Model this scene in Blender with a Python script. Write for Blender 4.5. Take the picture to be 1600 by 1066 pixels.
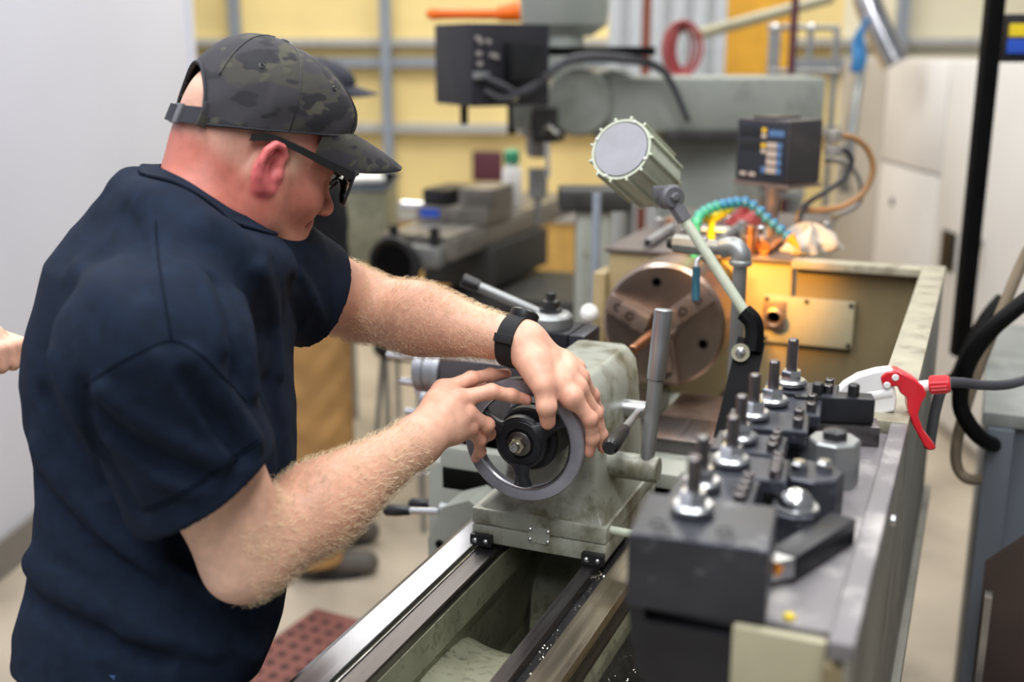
import bpy, bmesh, math, random
import numpy as np
from mathutils import Vector, Matrix
random.seed(7); rng = np.random.default_rng(7)
for _o in list(bpy.data.objects): bpy.data.objects.remove(_o)
scene = bpy.context.scene
COL = scene.collection
PI = math.pi

# ------------------------------------------------------------------ camera
# world axes: +Y runs along the lathe bed towards the chuck, +X to the back of the lathe
F = 1778.0; TILT = math.radians(14.45); YAW = math.radians(22.5)
CAM = np.array([0.563, 0.0, 1.68])
FH = np.array([-math.sin(YAW), math.cos(YAW), 0.0]); RT = np.array([math.cos(YAW), math.sin(YAW), 0.0]); UPZ = np.array([0, 0, 1.0])
FW = FH * math.cos(TILT) - UPZ * math.sin(TILT); UPC = FH * math.sin(TILT) + UPZ * math.cos(TILT)
cd = bpy.data.cameras.new('camera'); cd.lens = 40.0; cd.sensor_width = 36.0
cam = bpy.data.objects.new('camera', cd); COL.objects.link(cam)
cam.location = CAM; cam.rotation_euler = (math.radians(90) - TILT, 0, YAW)
cd.dof.use_dof = True; cd.dof.focus_distance = 1.52; cd.dof.aperture_fstop = 2.3
cd.clip_start = 0.05
scene.camera = cam

def ray(x, y): return FW + RT * (x - 800) / F - UPC * (y - 533) / F
def at(x, y, d): return CAM + ray(x, y) * d
def onX(x, y, X): r = ray(x, y); return CAM + r * (X - CAM[0]) / r[0]
def onY(x, y, Y): r = ray(x, y); return CAM + r * (Y - CAM[1]) / r[1]
def onZ(x, y, Zv): r = ray(x, y); return CAM + r * (Zv - CAM[2]) / r[2]

# ------------------------------------------------------------------ light
w = bpy.data.worlds.new('world'); scene.world = w; w.use_nodes = True
w.node_tree.nodes['Background'].inputs[0].default_value = (0.93, 0.96, 1.0, 1)
w.node_tree.nodes['Background'].inputs[1].default_value = 0.24
def area(name, loc, size, power, col=(1, .98, .95), rot=(0, 0, 0)):
    l = bpy.data.lights.new(name, 'AREA'); l.shape = 'RECTANGLE'; l.size, l.size_y = size; l.energy = power; l.color = col
    o = bpy.data.objects.new(name, l); COL.objects.link(o); o.location = loc; o.rotation_euler = rot
    return o
# ceiling strip lamps of the workshop, then one added fill light
area('ceiling_and_fill_light', (-0.9, 0.6, 3.9), (0.5, 2.6), 80, (.97, .98, 1), (0, 0, .4))
area('ceiling_and_fill_light', (0.9, 1.0, 3.9), (0.5, 2.6), 74, (.97, .98, 1), (0, 0, .4))
area('ceiling_and_fill_light', (-1.6, 4.3, 4.2), (0.5, 2.6), 70, (1, .98, .94), (0, 0, .4))
area('ceiling_and_fill_light', (0.8, 4.6, 4.2), (0.5, 2.6), 70, (1, .98, .94), (0, 0, .4))
area('ceiling_and_fill_light', (-0.7, 6.1, 4.3), (0.5, 2.0), 50, (1, .98, .94), (0, 0, .4))
area('ceiling_and_fill_light', (-3.4, 5.4, 4.2), (0.5, 2.6), 70, (1, .98, .94), (0, 0, .4))
area('ceiling_and_fill_light', (0.9, -1.6, 3.9), (0.5, 2.6), 88, (.97, .98, 1), (0, 0, .4))  # fill light added behind the camera to brighten the handwheel front
scene.view_settings.view_transform = 'Standard'; scene.view_settings.look = 'None'
scene.view_settings.exposure = 0.0; scene.view_settings.gamma = 1.0
scene.view_settings.use_curve_mapping = False

# ------------------------------------------------------------------ materials
def lin(c):
    return tuple(((v / 255) / 12.92 if v / 255 <= .04045 else ((v / 255 + .055) / 1.055) ** 2.4) for v in c)
MATS = {}
def M(name, col, rough=.5, metal=0.0, var=.12, scale=14, grime=None, gamt=.5, gscale=9, bump=0.0, bscale=250,
      stretch=None, spec=.5, coat=0.0, rvar=.12, trans=0.0, emit=0.0, attr=None, sss=0.0):
    m = bpy.data.materials.new(name); m.use_nodes = True; MATS[name] = m
    n = m.node_tree.nodes; L = m.node_tree.links; b = n['Principled BSDF']
    c = lin(col)
    tc = n.new('ShaderNodeTexCoord'); mp = n.new('ShaderNodeMapping'); L.new(tc.outputs['Object'], mp.inputs[0])
    if stretch: mp.inputs['Scale'].default_value = stretch
    nz = n.new('ShaderNodeTexNoise'); nz.inputs['Scale'].default_value = scale; nz.inputs['Detail'].default_value = 5
    L.new(mp.outputs[0], nz.inputs['Vector'])
    mx = n.new('ShaderNodeMix'); mx.data_type = 'RGBA'
    lo = tuple(max(0, v * (1 - var * 1.6)) for v in c) + (1,); hi = tuple(min(1, v * (1 + var * 1.6)) for v in c) + (1,)
    mx.inputs[6].default_value = lo; mx.inputs[7].default_value = hi
    if attr:
        at_ = n.new('ShaderNodeVertexColor'); at_.layer_name = attr
        h1 = n.new('ShaderNodeMix'); h1.data_type = 'RGBA'; h1.blend_type = 'MULTIPLY'; h1.inputs[0].default_value = 1
        mx.inputs[6].default_value = (1 - var,) * 3 + (1,); mx.inputs[7].default_value = (1 + var,) * 3 + (1,)
        L.new(at_.outputs[0], h1.inputs[6]); L.new(mx.outputs[2], h1.inputs[7]); out = h1.outputs[2]
    else: out = mx.outputs[2]
    rp = n.new('ShaderNodeMapRange'); rp.inputs[1].default_value = .3; rp.inputs[2].default_value = .7
    L.new(nz.outputs[0], rp.inputs[0]); L.new(rp.outputs[0], mx.inputs[0])
    if grime:
        g = n.new('ShaderNodeTexNoise'); g.inputs['Scale'].default_value = gscale; g.inputs['Detail'].default_value = 8; g.inputs['Roughness'].default_value = .65
        L.new(tc.outputs['Object'], g.inputs['Vector'])
        gr = n.new('ShaderNodeMapRange'); gr.inputs[1].default_value = .62 - gamt * .25; gr.inputs[2].default_value = .72 - gamt * .1
        gr.inputs[4].default_value = min(1, .55 + gamt * .5)
        L.new(g.outputs[0], gr.inputs[0])
        gm = n.new('ShaderNodeMix'); gm.data_type = 'RGBA'; gm.inputs[7].default_value = lin(grime) + (1,)
        L.new(gr.outputs[0], gm.inputs[0]); L.new(out, gm.inputs[6]); out = gm.outputs[2]
    L.new(out, b.inputs['Base Color'])
    rr = n.new('ShaderNodeMapRange'); rr.inputs[3].default_value = max(.03, rough - rvar); rr.inputs[4].default_value = min(1, rough + rvar)
    L.new(nz.outputs[0], rr.inputs[0]); L.new(rr.outputs[0], b.inputs['Roughness'])
    b.inputs['Metallic'].default_value = metal; b.inputs['Specular IOR Level'].default_value = spec
    b.inputs['Coat Weight'].default_value = coat
    if trans: b.inputs['Transmission Weight'].default_value = trans
    if sss:
        b.inputs['Subsurface Weight'].default_value = sss; b.inputs['Subsurface Radius'].default_value = (.012, .004, .002); b.inputs['Subsurface Scale'].default_value = .5
    if emit:
        b.inputs['Emission Color'].default_value = c + (1,); b.inputs['Emission Strength'].default_value = emit
    if bump:
        bz = n.new('ShaderNodeTexNoise'); bz.inputs['Scale'].default_value = bscale; bz.inputs['Detail'].default_value = 3
        L.new(mp.outputs[0], bz.inputs['Vector'])
        bp = n.new('ShaderNodeBump'); bp.inputs['Strength'].default_value = bump; bp.inputs['Distance'].default_value = .002
        L.new(bz.outputs[0], bp.inputs['Height']); L.new(bp.outputs[0], b.inputs['Normal'])
    return m

M('concrete', (176, 164, 146), .45, var=.10, scale=2.2, grime=(138, 127, 112), gamt=.25, gscale=1.4, bump=.15, bscale=60)
M('white_wall', (210, 213, 226), .6, var=.02, scale=1.2, bump=.05, bscale=90)
M('grey_base', (126, 122, 118), .6, var=.05)
M('cream_wall', (236, 228, 200), .75, var=.03, scale=2.0)
M('yellow_wall', (240, 216, 150), .75, var=.05, scale=2.0, bump=.25, bscale=14)
M('steel_blue_paint', (140, 148, 160), .5, var=.06)
M('purlin_grey', (176, 176, 172), .5, var=.08)
M('ochre', (196, 158, 86), .7, var=.1)
M('machine_green', (156, 159, 149), .38, var=.06, scale=9, grime=(96, 88, 52), gamt=.16, gscale=13, bump=.06, bscale=120)
M('machine_green_stained', (158, 160, 148), .36, var=.08, scale=9, grime=(82, 74, 42), gamt=.66, gscale=15, bump=.06, bscale=120)
M('bed_cream', (134, 134, 112), .45, var=.14, scale=12, grime=(58, 54, 40), gamt=.36, gscale=70, bump=.25, bscale=90)
M('mill_grey', (140, 145, 138), .5, var=.07, scale=5, grime=(104, 104, 96), gamt=.2)
M('mill_dark', (58, 58, 56), .5, var=.15, metal=.3)
M('mill_iron', (146, 142, 136), .4, var=.15, metal=.75)
M('ground_steel', (150, 150, 154), .24, 1.0, var=.04, scale=3, stretch=(40, .6, 40), rvar=.1)
M('ground_steel_brown', (168, 158, 140), .3, 1.0, var=.12, scale=3, stretch=(40, .6, 40), grime=(130, 112, 80), gamt=.3, gscale=7)
M('worn_steel', (112, 108, 109), .36, 1.0, var=.05, scale=6, stretch=(30, .8, 30))
M('dark_steel', (66, 66, 68), .4, .85, var=.15)
M('black_oxide', (34, 35, 40), .4, .35, var=.18, scale=22, bump=.05)
M('black_oxide_worn', (58, 60, 68), .36, .5, var=.2, scale=18, grime=(150, 152, 158), gamt=.08, gscale=30)
M('black_oxide_scuffed', (58, 60, 67), .34, .55, var=.2, scale=14, grime=(160, 160, 165), gamt=.15, gscale=18)
M('bright_steel', (205, 206, 208), .2, 1.0, var=.06)
M('zinc', (196, 198, 200), .3, 1.0, var=.08)
M('brass_zinc', (206, 202, 176), .32, 1.0, var=.08)
M('aluminium', (168, 170, 174), .42, 1.0, var=.06)
M('wheel_grey', (150, 150, 160), .38, .35, var=.06, scale=30)
M('wheel_bright', (200, 200, 205), .25, 1.0, var=.1)
M('chuck_steel', (164, 146, 134), .33, 1.0, var=.12, scale=4, grime=(120, 92, 76), gamt=.25, gscale=7)
M('rust_steel', (158, 138, 126), .42, .8, var=.15, grime=(96, 70, 52), gamt=.4, gscale=12)
M('copper', (206, 150, 112), .3, 1.0, var=.1)
M('headstock_tan', (166, 148, 108), .42, var=.08, scale=6, grime=(120, 100, 66), gamt=.3, gscale=8)
M('headstock_top', (92, 82, 76), .5, var=.15, grime=(62, 52, 46), gamt=.3)
M('guard_tan', (122, 110, 80), .55, var=.12, scale=4, grime=(98, 88, 62), gamt=.4, gscale=5, bump=.1, bscale=60)
M('guard_rim', (158, 152, 132), .55, var=.12, scale=14, grime=(112, 104, 84), gamt=.4, gscale=20, bump=.2, bscale=160)
M('guard_outer', (128, 126, 116), .5, var=.1, scale=6, grime=(88, 84, 72), gamt=.3)
M('tray_grey', (116, 112, 114), .5, .1, var=.15, scale=9, grime=(190, 186, 180), gamt=.42, gscale=9)
M('cream_plate', (164, 158, 132), .5, var=.06, grime=(150, 138, 100), gamt=.3)
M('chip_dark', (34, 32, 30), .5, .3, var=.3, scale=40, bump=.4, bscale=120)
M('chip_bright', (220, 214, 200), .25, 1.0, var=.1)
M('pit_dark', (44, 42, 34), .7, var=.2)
M('black_paint', (9, 9, 11), .55, var=.1, spec=.12)
M('black_plastic', (24, 25, 27), .38, var=.08)
M('black_box', (33, 33, 41), .55, var=.06)
M('lamp_green', (186, 192, 172), .42, var=.06, scale=20, grime=(140, 138, 112), gamt=.22, gscale=18)
M('lamp_back', (150, 150, 156), .6, var=.06, scale=25)
M('joint_grey', (98, 98, 102), .5, .2, var=.08)
M('galv', (150, 152, 152), .42, .7, var=.1)
M('hose_blue', (24, 106, 160), .4, var=.08)
M('hose_teal', (40, 132, 140), .4, var=.08)
M('nozzle_orange', (236, 142, 26), .45, var=.05)
M('yellow_plastic', (238, 220, 30), .45, var=.05)
M('teal_grip', (16, 84, 104), .45, var=.05)
M('rag_white', (188, 178, 166), .9, var=.08, bump=.5, bscale=60)
M('red_plastic', (204, 26, 40), .32, var=.05, coat=.2)
M('white_plastic', (236, 234, 232), .38, var=.02)
M('clear_plastic', (232, 232, 228), .3, var=.02, trans=.55)
M('orange_plastic', (255, 112, 10), .45, var=.04)
M('dro_black', (58, 54, 56), .5, var=.12, scale=8, grime=(92, 84, 80), gamt=.25)
M('dro_face', (36, 38, 46), .35, var=.05)
M('key_blue', (90, 124, 168), .5, var=.04)
M('key_tan', (202, 182, 164), .5, var=.04)
M('key_yellow', (240, 190, 40), .5, var=.04)
M('cable_tan', (172, 128, 84), .5, var=.08)
M('cable_grey', (150, 146, 140), .5, var=.05)
M('cable_dark', (52, 52, 58), .5, var=.08)
M('hose_dark', (66, 66, 72), .5, var=.08)
M('hose_brown', (132, 118, 98), .5, var=.08)
M('enclosure_white', (232, 230, 228), .45, var=.02, scale=2)
M('enclosure_grey', (190, 184, 176), .5, var=.05, scale=1.5)
M('tank_grey', (104, 110, 118), .45, var=.07, scale=3)
M('tank_top', (130, 134, 130), .5, var=.12, grime=(90, 92, 90), gamt=.2)
M('dark_rust', (62, 48, 42), .6, var=.15, scale=8, grime=(44, 34, 30), gamt=.3)
M('brick_red_rubber', (122, 74, 66), .75, var=.12, scale=12, bump=.2)
M('rubber_hole', (64, 40, 36), .9, var=.1)
M('duct_silver', (214, 214, 218), .22, 1.0, var=.06)
M('red_hose', (168, 74, 76), .5, var=.1)
M('brick_paint', (152, 84, 62), .6, var=.08)
M('curtain_grey', (190, 194, 198), .6, var=.05)
M('amber_panel', (226, 168, 50), .6, var=.06)
M('maroon', (84, 40, 52), .6, var=.08)
M('label_blue', (40, 84, 190), .5, var=.04)
M('label_yellow', (240, 210, 40), .5, var=.04)
M('paper_white', (235, 235, 230), .7, var=.03)
M('green_plastic', (60, 150, 110), .4, var=.05)
M('shirt_navy', (21, 31, 47), .88, var=.16, scale=60, bump=.25, bscale=1300, spec=.15)
M('shirt_rib', (20, 30, 45), .9, var=.16, scale=70, bump=.3, bscale=900, spec=.15)
M('seam_navy', (13, 21, 34), .9, var=.1, spec=.1)
M('shirt_black', (28, 29, 34), .85, var=.1, scale=30, spec=.2)
M('denim', (40, 66, 110), .85, var=.15, scale=90)
M('denim_hem', (86, 92, 112), .85, var=.15, scale=90)
M('khaki', (168, 128, 76), .85, var=.10, scale=9, bump=.2, bscale=30)
M('shoe_grey', (84, 78, 72), .7, var=.12)
M('shoe_sole', (38, 38, 40), .7, var=.1)
M('cap_navy', (40, 42, 54), .8, var=.1)
M('cap_strap', (36, 37, 44), .75, var=.2, scale=160, bump=.3, bscale=900)
M('watch_band', (15, 16, 19), .75, var=.2, scale=200, bump=.5, bscale=1000)
M('skin', (255, 255, 255), .46, var=.10, scale=75, attr='skin', sss=.06, bump=.10, bscale=420, spec=.4)
M('hair_fair', (246, 222, 184), .55, var=.1)
def thin_glass():
    m = bpy.data.materials.new('lens_glass'); m.use_nodes = True; MATS['lens_glass'] = m; n = m.node_tree.nodes; L = m.node_tree.links
    n.remove(n['Principled BSDF']); t = n.new('ShaderNodeBsdfTransparent'); g = n.new('ShaderNodeBsdfGlossy'); g.inputs['Roughness'].default_value = .04
    t.inputs[0].default_value = (.98, .98, .96, 1); lw = n.new('ShaderNodeLayerWeight'); lw.inputs[0].default_value = .45
    mx = n.new('ShaderNodeMixShader'); L.new(lw.outputs['Fresnel'], mx.inputs[0]); L.new(t.outputs[0], mx.inputs[1]); L.new(g.outputs[0], mx.inputs[2])
    L.new(mx.outputs[0], n['Material Output'].inputs[0])
thin_glass()
def camo():
    m = M('camo_cloth', (48, 46, 51), .82, var=.05, scale=40, bump=.2, bscale=900)
    n = m.node_tree.nodes; L = m.node_tree.links; b = n['Principled BSDF']
    tc = n.new('ShaderNodeTexCoord'); mp = n.new('ShaderNodeMapping'); mp.inputs['Scale'].default_value = (1, 1, 1.9)
    L.new(tc.outputs['Object'], mp.inputs[0])
    prev = b.inputs['Base Color'].links[0].from_socket
    for sc, off, th, col in ((14, 0, .54, (58, 56, 50)), (17, 3.1, .57, (31, 31, 36)), (22, 7.7, .61, (70, 68, 56)), (20, 11.3, .61, (27, 27, 32))):
        nz = n.new('ShaderNodeTexNoise'); nz.inputs['Scale'].default_value = sc; nz.inputs['Detail'].default_value = 2.2
        ad = n.new('ShaderNodeVectorMath'); ad.inputs[1].default_value = (off, off * .7, off * 1.3)
        L.new(mp.outputs[0], ad.inputs[0]); L.new(ad.outputs[0], nz.inputs['Vector'])
        mr = n.new('ShaderNodeMapRange'); mr.inputs[1].default_value = th - .012; mr.inputs[2].default_value = th + .012
        L.new(nz.outputs[0], mr.inputs[0])
        mx = n.new('ShaderNodeMix'); mx.data_type = 'RGBA'; mx.inputs[7].default_value = lin(col) + (1,)
        L.new(mr.outputs[0], mx.inputs[0]); L.new(prev, mx.inputs[6]); prev = mx.outputs[2]
    L.new(prev, b.inputs['Base Color'])
camo()

# ------------------------------------------------------------------ geometry helpers
def V(*a): return np.array(a, float)
def unit(v): v = np.asarray(v, float); return v / (np.linalg.norm(v) + 1e-12)
def frame(ax):
    ax = unit(ax); t = V(0, 0, 1) if abs(ax[2]) < .9 else V(1, 0, 0)
    a = unit(np.cross(t, ax)); b = np.cross(ax, a); return a, b, ax
def rotz(a): c, s = math.cos(a), math.sin(a); return np.array([[c, -s, 0], [s, c, 0], [0, 0, 1.0]])
class G:
    """collects shapes for one mesh"""
    def __init__(self): self.v = []; self.f = []; self.n = 0
    def add(self, vs, fs):
        vs = np.asarray(vs, float).reshape(-1, 3); k = self.n
        self.v.append(vs); self.f += [tuple(i + k for i in f) for f in fs]; self.n += len(vs); return self
    def box(self, c, s, bev=0.0, rot=None, seg=2):
        bm = bmesh.new(); bmesh.ops.create_cube(bm, size=1.0)
        for v in bm.verts: v.co = Vector((v.co.x * s[0], v.co.y * s[1], v.co.z * s[2]))
        if bev > 0: bmesh.ops.bevel(bm, geom=list(bm.edges), offset=min(bev, min(s) * .45), segments=seg, affect='EDGES', profile=.6)
        bm.verts.index_update(); vs = np.array([v.co[:] for v in bm.verts])
        fs = [tuple(v.index for v in f.verts) for f in bm.faces]; bm.free()
        if rot is not None: vs = vs @ np.asarray(rot).T
        return self.add(vs + np.asarray(c, float), fs)
    def bb(self, x0, x1, y0, y1, z0, z1, bev=0.0, seg=2):
        return self.box(((x0 + x1) / 2, (y0 + y1) / 2, (z0 + z1) / 2), (abs(x1 - x0), abs(y1 - y0), abs(z1 - z0)), bev, None, seg)
    def rev(self, prof, base, axis, n=32, closed=False):
        a, b, c = frame(axis); base = np.asarray(base, float); vs = []; fs = []
        for r, h in prof:
            for i in range(n):
                t = 2 * PI * i / n; vs.append(base + c * h + (a * math.cos(t) + b * math.sin(t)) * max(r, 1e-5))
        m = len(prof)
        for j in range(m if closed else m - 1):
            j2 = (j + 1) % m
            for i in range(n):
                i2 = (i + 1) % n; fs.append((j * n + i, j * n + i2, j2 * n + i2, j2 * n + i))
        if not closed:
            fs.append(tuple(range(n))[::-1]); fs.append(tuple((m - 1) * n + i for i in range(n)))
        return self.add(vs, fs)
    def cyl(self, a, b, r, r2=None, n=24, bev=0.0):
        a = np.asarray(a, float); b = np.asarray(b, float); h = np.linalg.norm(b - a); r2 = r if r2 is None else r2
        if bev > 0: prof = [(r - bev, 0), (r, bev), (r2, h - bev), (r2 - bev, h)]
        else: prof = [(r, 0), (r2, h)]
        return self.rev(prof, a, b - a, n)
    def tube(self, pts, r, n=10, closed=False, flat=None):
        pts = np.asarray(pts, float); m = len(pts); rs = np.full(m, r) if np.isscalar(r) else np.asarray(r, float)
        tg = np.gradient(pts, axis=0) if not closed else np.roll(pts, -1, 0) - np.roll(pts, 1, 0)
        tg /= np.linalg.norm(tg, axis=1)[:, None] + 1e-12
        a, _, _ = frame(tg[0]); vs = []; fs = []
        for i in range(m):
            a = a - tg[i] * (a @ tg[i]); a = unit(a); b = np.cross(tg[i], a)
            for k in range(n):
                t = 2 * PI * k / n; vs.append(pts[i] + (a * math.cos(t) + b * math.sin(t)) * rs[i])
        for i in range(m if closed else m - 1):
            j = (i + 1) % m
            for k in range(n): k2 = (k + 1) % n; fs.append((i * n + k, i * n + k2, j * n + k2, j * n + k))
        if not closed: fs.append(tuple(range(n))[::-1]); fs.append(tuple((m - 1) * n + k for k in range(n)))
        return self.add(vs, fs)
    def prism(self, poly, o, ex, ey, depth):
        """2D polygon in the plane (ex, ey) at o, extruded by the vector depth"""
        o = np.asarray(o, float); ex = np.asarray(ex, float); ey = np.asarray(ey, float); d = np.asarray(depth, float)
        p = [o + ex * x + ey * y for x, y in poly]; n = len(p)
        fs = [tuple(range(n))[::-1], tuple(range(n, 2 * n))] + [(i, (i + 1) % n, n + (i + 1) % n, n + i) for i in range(n)]
        return self.add(p + [q + d for q in p], fs)
    def ell(self, c, r, n=20, m=12, rot=None):
        r = np.full(3, r) if np.isscalar(r) else np.asarray(r, float); vs = []; fs = []
        for j in range(m + 1):
            ph = PI * j / m
            for i in range(n):
                t = 2 * PI * i / n; vs.append((math.sin(ph) * math.cos(t) * r[0], math.sin(ph) * math.sin(t) * r[1], math.cos(ph) * r[2]))
        for j in range(m):
            for i in range(n): i2 = (i + 1) % n; fs.append((j * n + i, (j + 1) * n + i, (j + 1) * n + i2, j * n + i2))
        vs = np.array(vs)
        if rot is not None: vs = vs @ np.asarray(rot).T
        return self.add(vs + np.asarray(c, float), fs)
    def loft(self, rings, cap=True, closed=True):
        n = len(rings[0]); vs = np.concatenate([np.asarray(r, float) for r in rings]); fs = []
        for j in range(len(rings) - 1):
            for i in range(n if closed else n - 1): i2 = (i + 1) % n; fs.append((j * n + i, j * n + i2, (j + 1) * n + i2, (j + 1) * n + i))
        if cap and closed: fs.append(tuple(range(n))[::-1]); fs.append(tuple((len(rings) - 1) * n + i for i in range(n)))
        return self.add(vs, fs)

def catmull(pts, k=8, closed=False):
    p = np.asarray(pts, float); out = []; n = len(p)
    for i in range(n if closed else n - 1):
        if closed: a, b, c, d = p[(i - 1) % n], p[i], p[(i + 1) % n], p[(i + 2) % n]
        else: a, b, c, d = p[max(i - 1, 0)], p[i], p[i + 1], p[min(i + 2, n - 1)]
        for t in np.arange(k) / k:
            out.append(.5 * (2 * b + (c - a) * t + (2 * a - 5 * b + 4 * c - d) * t * t + (3 * b - a - 3 * c + d) * t ** 3))
    if not closed: out.append(p[-1])
    return np.array(out)
def rrect(x0, x1, y0, y1, r, z=0.0, n=4):
    out = []
    for cx, cy, a0 in ((x1 - r, y1 - r, 0), (x0 + r, y1 - r, 90), (x0 + r, y0 + r, 180), (x1 - r, y0 + r, 270)):
        for i in range(n + 1):
            t = math.radians(a0 + 90 * i / n); out.append((cx + r * math.cos(t), cy + r * math.sin(t), z))
    return np.array(out)

def mesh_obj(name, vs, fs, mat, parent=None, smooth=35, center=True):
    vs = np.asarray(vs, float); me = bpy.data.meshes.new(name)
    c = (vs.min(0) + vs.max(0)) / 2 if center else np.zeros(3)
    if isinstance(fs, np.ndarray):
        k = fs.shape[1]; me.vertices.add(len(vs)); me.vertices.foreach_set('co', (vs - c).astype(np.float32).ravel())
        me.loops.add(fs.size); me.loops.foreach_set('vertex_index', fs.astype(np.int32).ravel())
        me.polygons.add(len(fs)); me.polygons.foreach_set('loop_start', np.arange(0, fs.size, k, dtype=np.int32))
        me.update(calc_edges=True)
    else:
        me.from_pydata([tuple(v) for v in (vs - c)], [], fs); me.update()
        bm = bmesh.new(); bm.from_mesh(me); bmesh.ops.recalc_face_normals(bm, faces=bm.faces); bm.to_mesh(me); bm.free()
    if smooth:
        me.polygons.foreach_set('use_smooth', np.ones(len(me.polygons), bool))
        if smooth < 180: me.set_sharp_from_angle(angle=math.radians(smooth))
    me.materials.append(MATS[mat])
    o = bpy.data.objects.new(name, me); COL.objects.link(o)
    o.location = c
    if parent is not None:
        o.parent = parent; o.location = c - np.array(parent['_w'])
    o['_w'] = tuple(float(x) for x in c)
    return o
def obj(name, g, mat, parent=None, smooth=35): return mesh_obj(name, np.concatenate(g.v), g.f, mat, parent, smooth)
def tag(o, label, cat, group=None):
    o['label'] = label; o['category'] = cat
    if group: o['group'] = group
    return o
def thing(name, label, cat, loc=(0, 0, 0), group=None):
    o = bpy.data.objects.new(name, None); COL.objects.link(o); o.empty_display_size = .05
    o.location = loc; o['_w'] = tuple(float(x) for x in loc)
    return tag(o, label, cat, group)
def struct(name, g, mat, smooth=35):
    o = obj(name, g, mat, None, smooth); o['kind'] = 'structure'; return o
def copy_tree(o, parent=None):
    c = o.copy(); COL.objects.link(c); c.parent = parent
    for ch in list(o.children): copy_tree(ch, c)
    return c
RB = np.stack([RT, FH, UPZ], 1)       # axes of the hall as seen: across, along, up
def pbox(g, x0, y0, x1, y1, d, thick, bev=.004, rot=None):
    """box whose near face covers a region at distance d; keeps its own depth"""
    c = at((x0 + x1) / 2, (y0 + y1) / 2, d); wd = abs(x1 - x0) / F * d; h = abs(y1 - y0) / F * d * 1.02
    R = RB if rot is None else rot
    return g.box(c + R[:, 1] * thick / 2, (wd, thick, h), bev, R)
# ------------------------------------------------------------------ the hall
struct('floor', G().bb(-7, 6, -2.5, 12, -.05, 0), 'concrete', 0)
# white partition on the left, baseboard along it
pw0 = V(-1.95, 1.3, 0); pwd = unit(V(-.281, .96, 0)); pw1 = V(-2.85, 4.42, 0); pn = V(pwd[1], -pwd[0], 0)
def wall_prism(a, b, th, z0, z1, nrm): 
    g = G(); d = b - a; L = np.linalg.norm(d); g.prism([(0, z0), (L, z0), (L, z1), (0, z1)], a, unit(d), UPZ, -nrm * th); return g
struct('wall_left', wall_prism(pw0 - pwd * 2.2, pw1, .1, 0, 3.2, pn), 'white_wall', 0)
gt = wall_prism(pw1 - pwd * .06, pw1, .02, 0, 3.2, pn)
for i in range(len(gt.v)): gt.v[i] = gt.v[i] + pn * .012
struct('trim_1', gt, 'white_wall', 0)
gb = wall_prism(pw0 - pwd * 2.2, pw1 - pwd * .062, .02, 0, .125, pn)
for i in range(len(gb.v)): gb.v[i] = gb.v[i] + pn * .021
struct('baseboard_left', gb, 'grey_base', 0)
# yellow insulated back wall with steel framing; axes of the hall
BW = at(800, 75, 7.4); bwc = BW.copy(); bwc[2] = 0
he = unit(RT * math.cos(-.10) + FH * math.sin(-.10)); hn = V(-he[1], he[0], 0)      # along the wall, away from the camera
g = G().prism([(-7, 0), (6, 0), (6, 4.6), (-7, 4.6)], bwc + hn * .06, he, UPZ, hn * .15)
struct('wall_back', g, 'yellow_wall', 0)
def wallpt(px, py):
    r = ray(px, py); t = ((bwc - CAM) @ hn) / (r @ hn); return CAM + r * t
k = 0
for y, h, m in ((66, .05, 'purlin_grey'), (98, .06, 'steel_blue_paint'), (200, .06, 'purlin_grey'), (330, .12, 'purlin_grey')):
    p = wallpt(605, y); k += 1
    struct('trim_%d' % (k + 1), G().box(bwc + V(0, 0, p[2]) + he * -.5 + hn * .02, (11, .08, h), .004, np.stack([he, hn, UPZ], 1)), m, 0)
for x in (372, 605, 1000, 1405):
    p = wallpt(x, 75); k += 1; p[2] = 2.2
    struct('trim_%d' % (k + 1), G().box(p - hn * .03, (.066, .07, 4.4), .004, np.stack([he, hn, UPZ], 1)), 'steel_blue_paint', 0)
k += 1
p = wallpt(700, 372)
struct('trim_%d' % (k + 1), G().box(bwc + V(0, 0, .28) + he * -.5 + hn * .03, (11, .05, .56), 0, np.stack([he, hn, UPZ], 1)), 'ochre', 0)

# paler insulation to the right
pc0 = (wallpt(1318, 75) - bwc) @ he
struct('wall_back_right', G().prism([(pc0, 0), (6, 0), (6, 4.6), (pc0, 4.6)], bwc + hn * .055, he, UPZ, hn * .004), 'cream_wall', 0)
# ------------------------------------------------------------------ lathe
LA = thing('lathe', 'large grey green engine lathe with chuck, bed ways and rear splash guard', 'lathe', (0, 1.9, 0))
Y0, Y1 = .72, 2.44
def bedprism(poly, y0=Y0, y1=Y1): return G().prism(poly, (0, y0, 0), (1, 0, 0), (0, 0, 1), (0, y1 - y0, 0))
bed = G()
for poly in ([(-.146, .70), (-.146, .93), (-.056, .938), (-.056, .89), (-.066, .86), (-.085, .74), (-.085, .70)],
             [(.066, .70), (.066, .86), (.070, .938), (.158, .93), (.162, .90), (.162, .70)]):
    bed.prism(poly, (0, Y0, 0), (1, 0, 0), (0, 0, 1), (0, Y1 - Y0, 0))
obj('bed', bed, 'bed_cream', LA, 0)
obj('front_outer_way', bedprism([(-.151, .915), (-.151, .938), (-.143, .952), (-.136, .954), (-.108, .944), (-.106, .930), (-.106, .915)]), 'ground_steel', LA, 0)
obj('front_inner_way', bedprism([(-.099, .915), (-.099, .938), (-.0895, .9515), (-.060, .9515), (-.058, .948), (-.058, .915)]), 'worn_steel', LA, 0)
obj('way_chamfer', bedprism([(-.1005, .936), (-.1006, .9395), (-.0905, .9532), (-.0885, .9532), (-.0985, .936)]), 'bright_steel', LA, 0)
obj('way_groove', bedprism([(-.1055, .91), (-.1055, .926), (-.0995, .926), (-.0995, .91)]), 'pit_dark', LA, 0)
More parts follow.
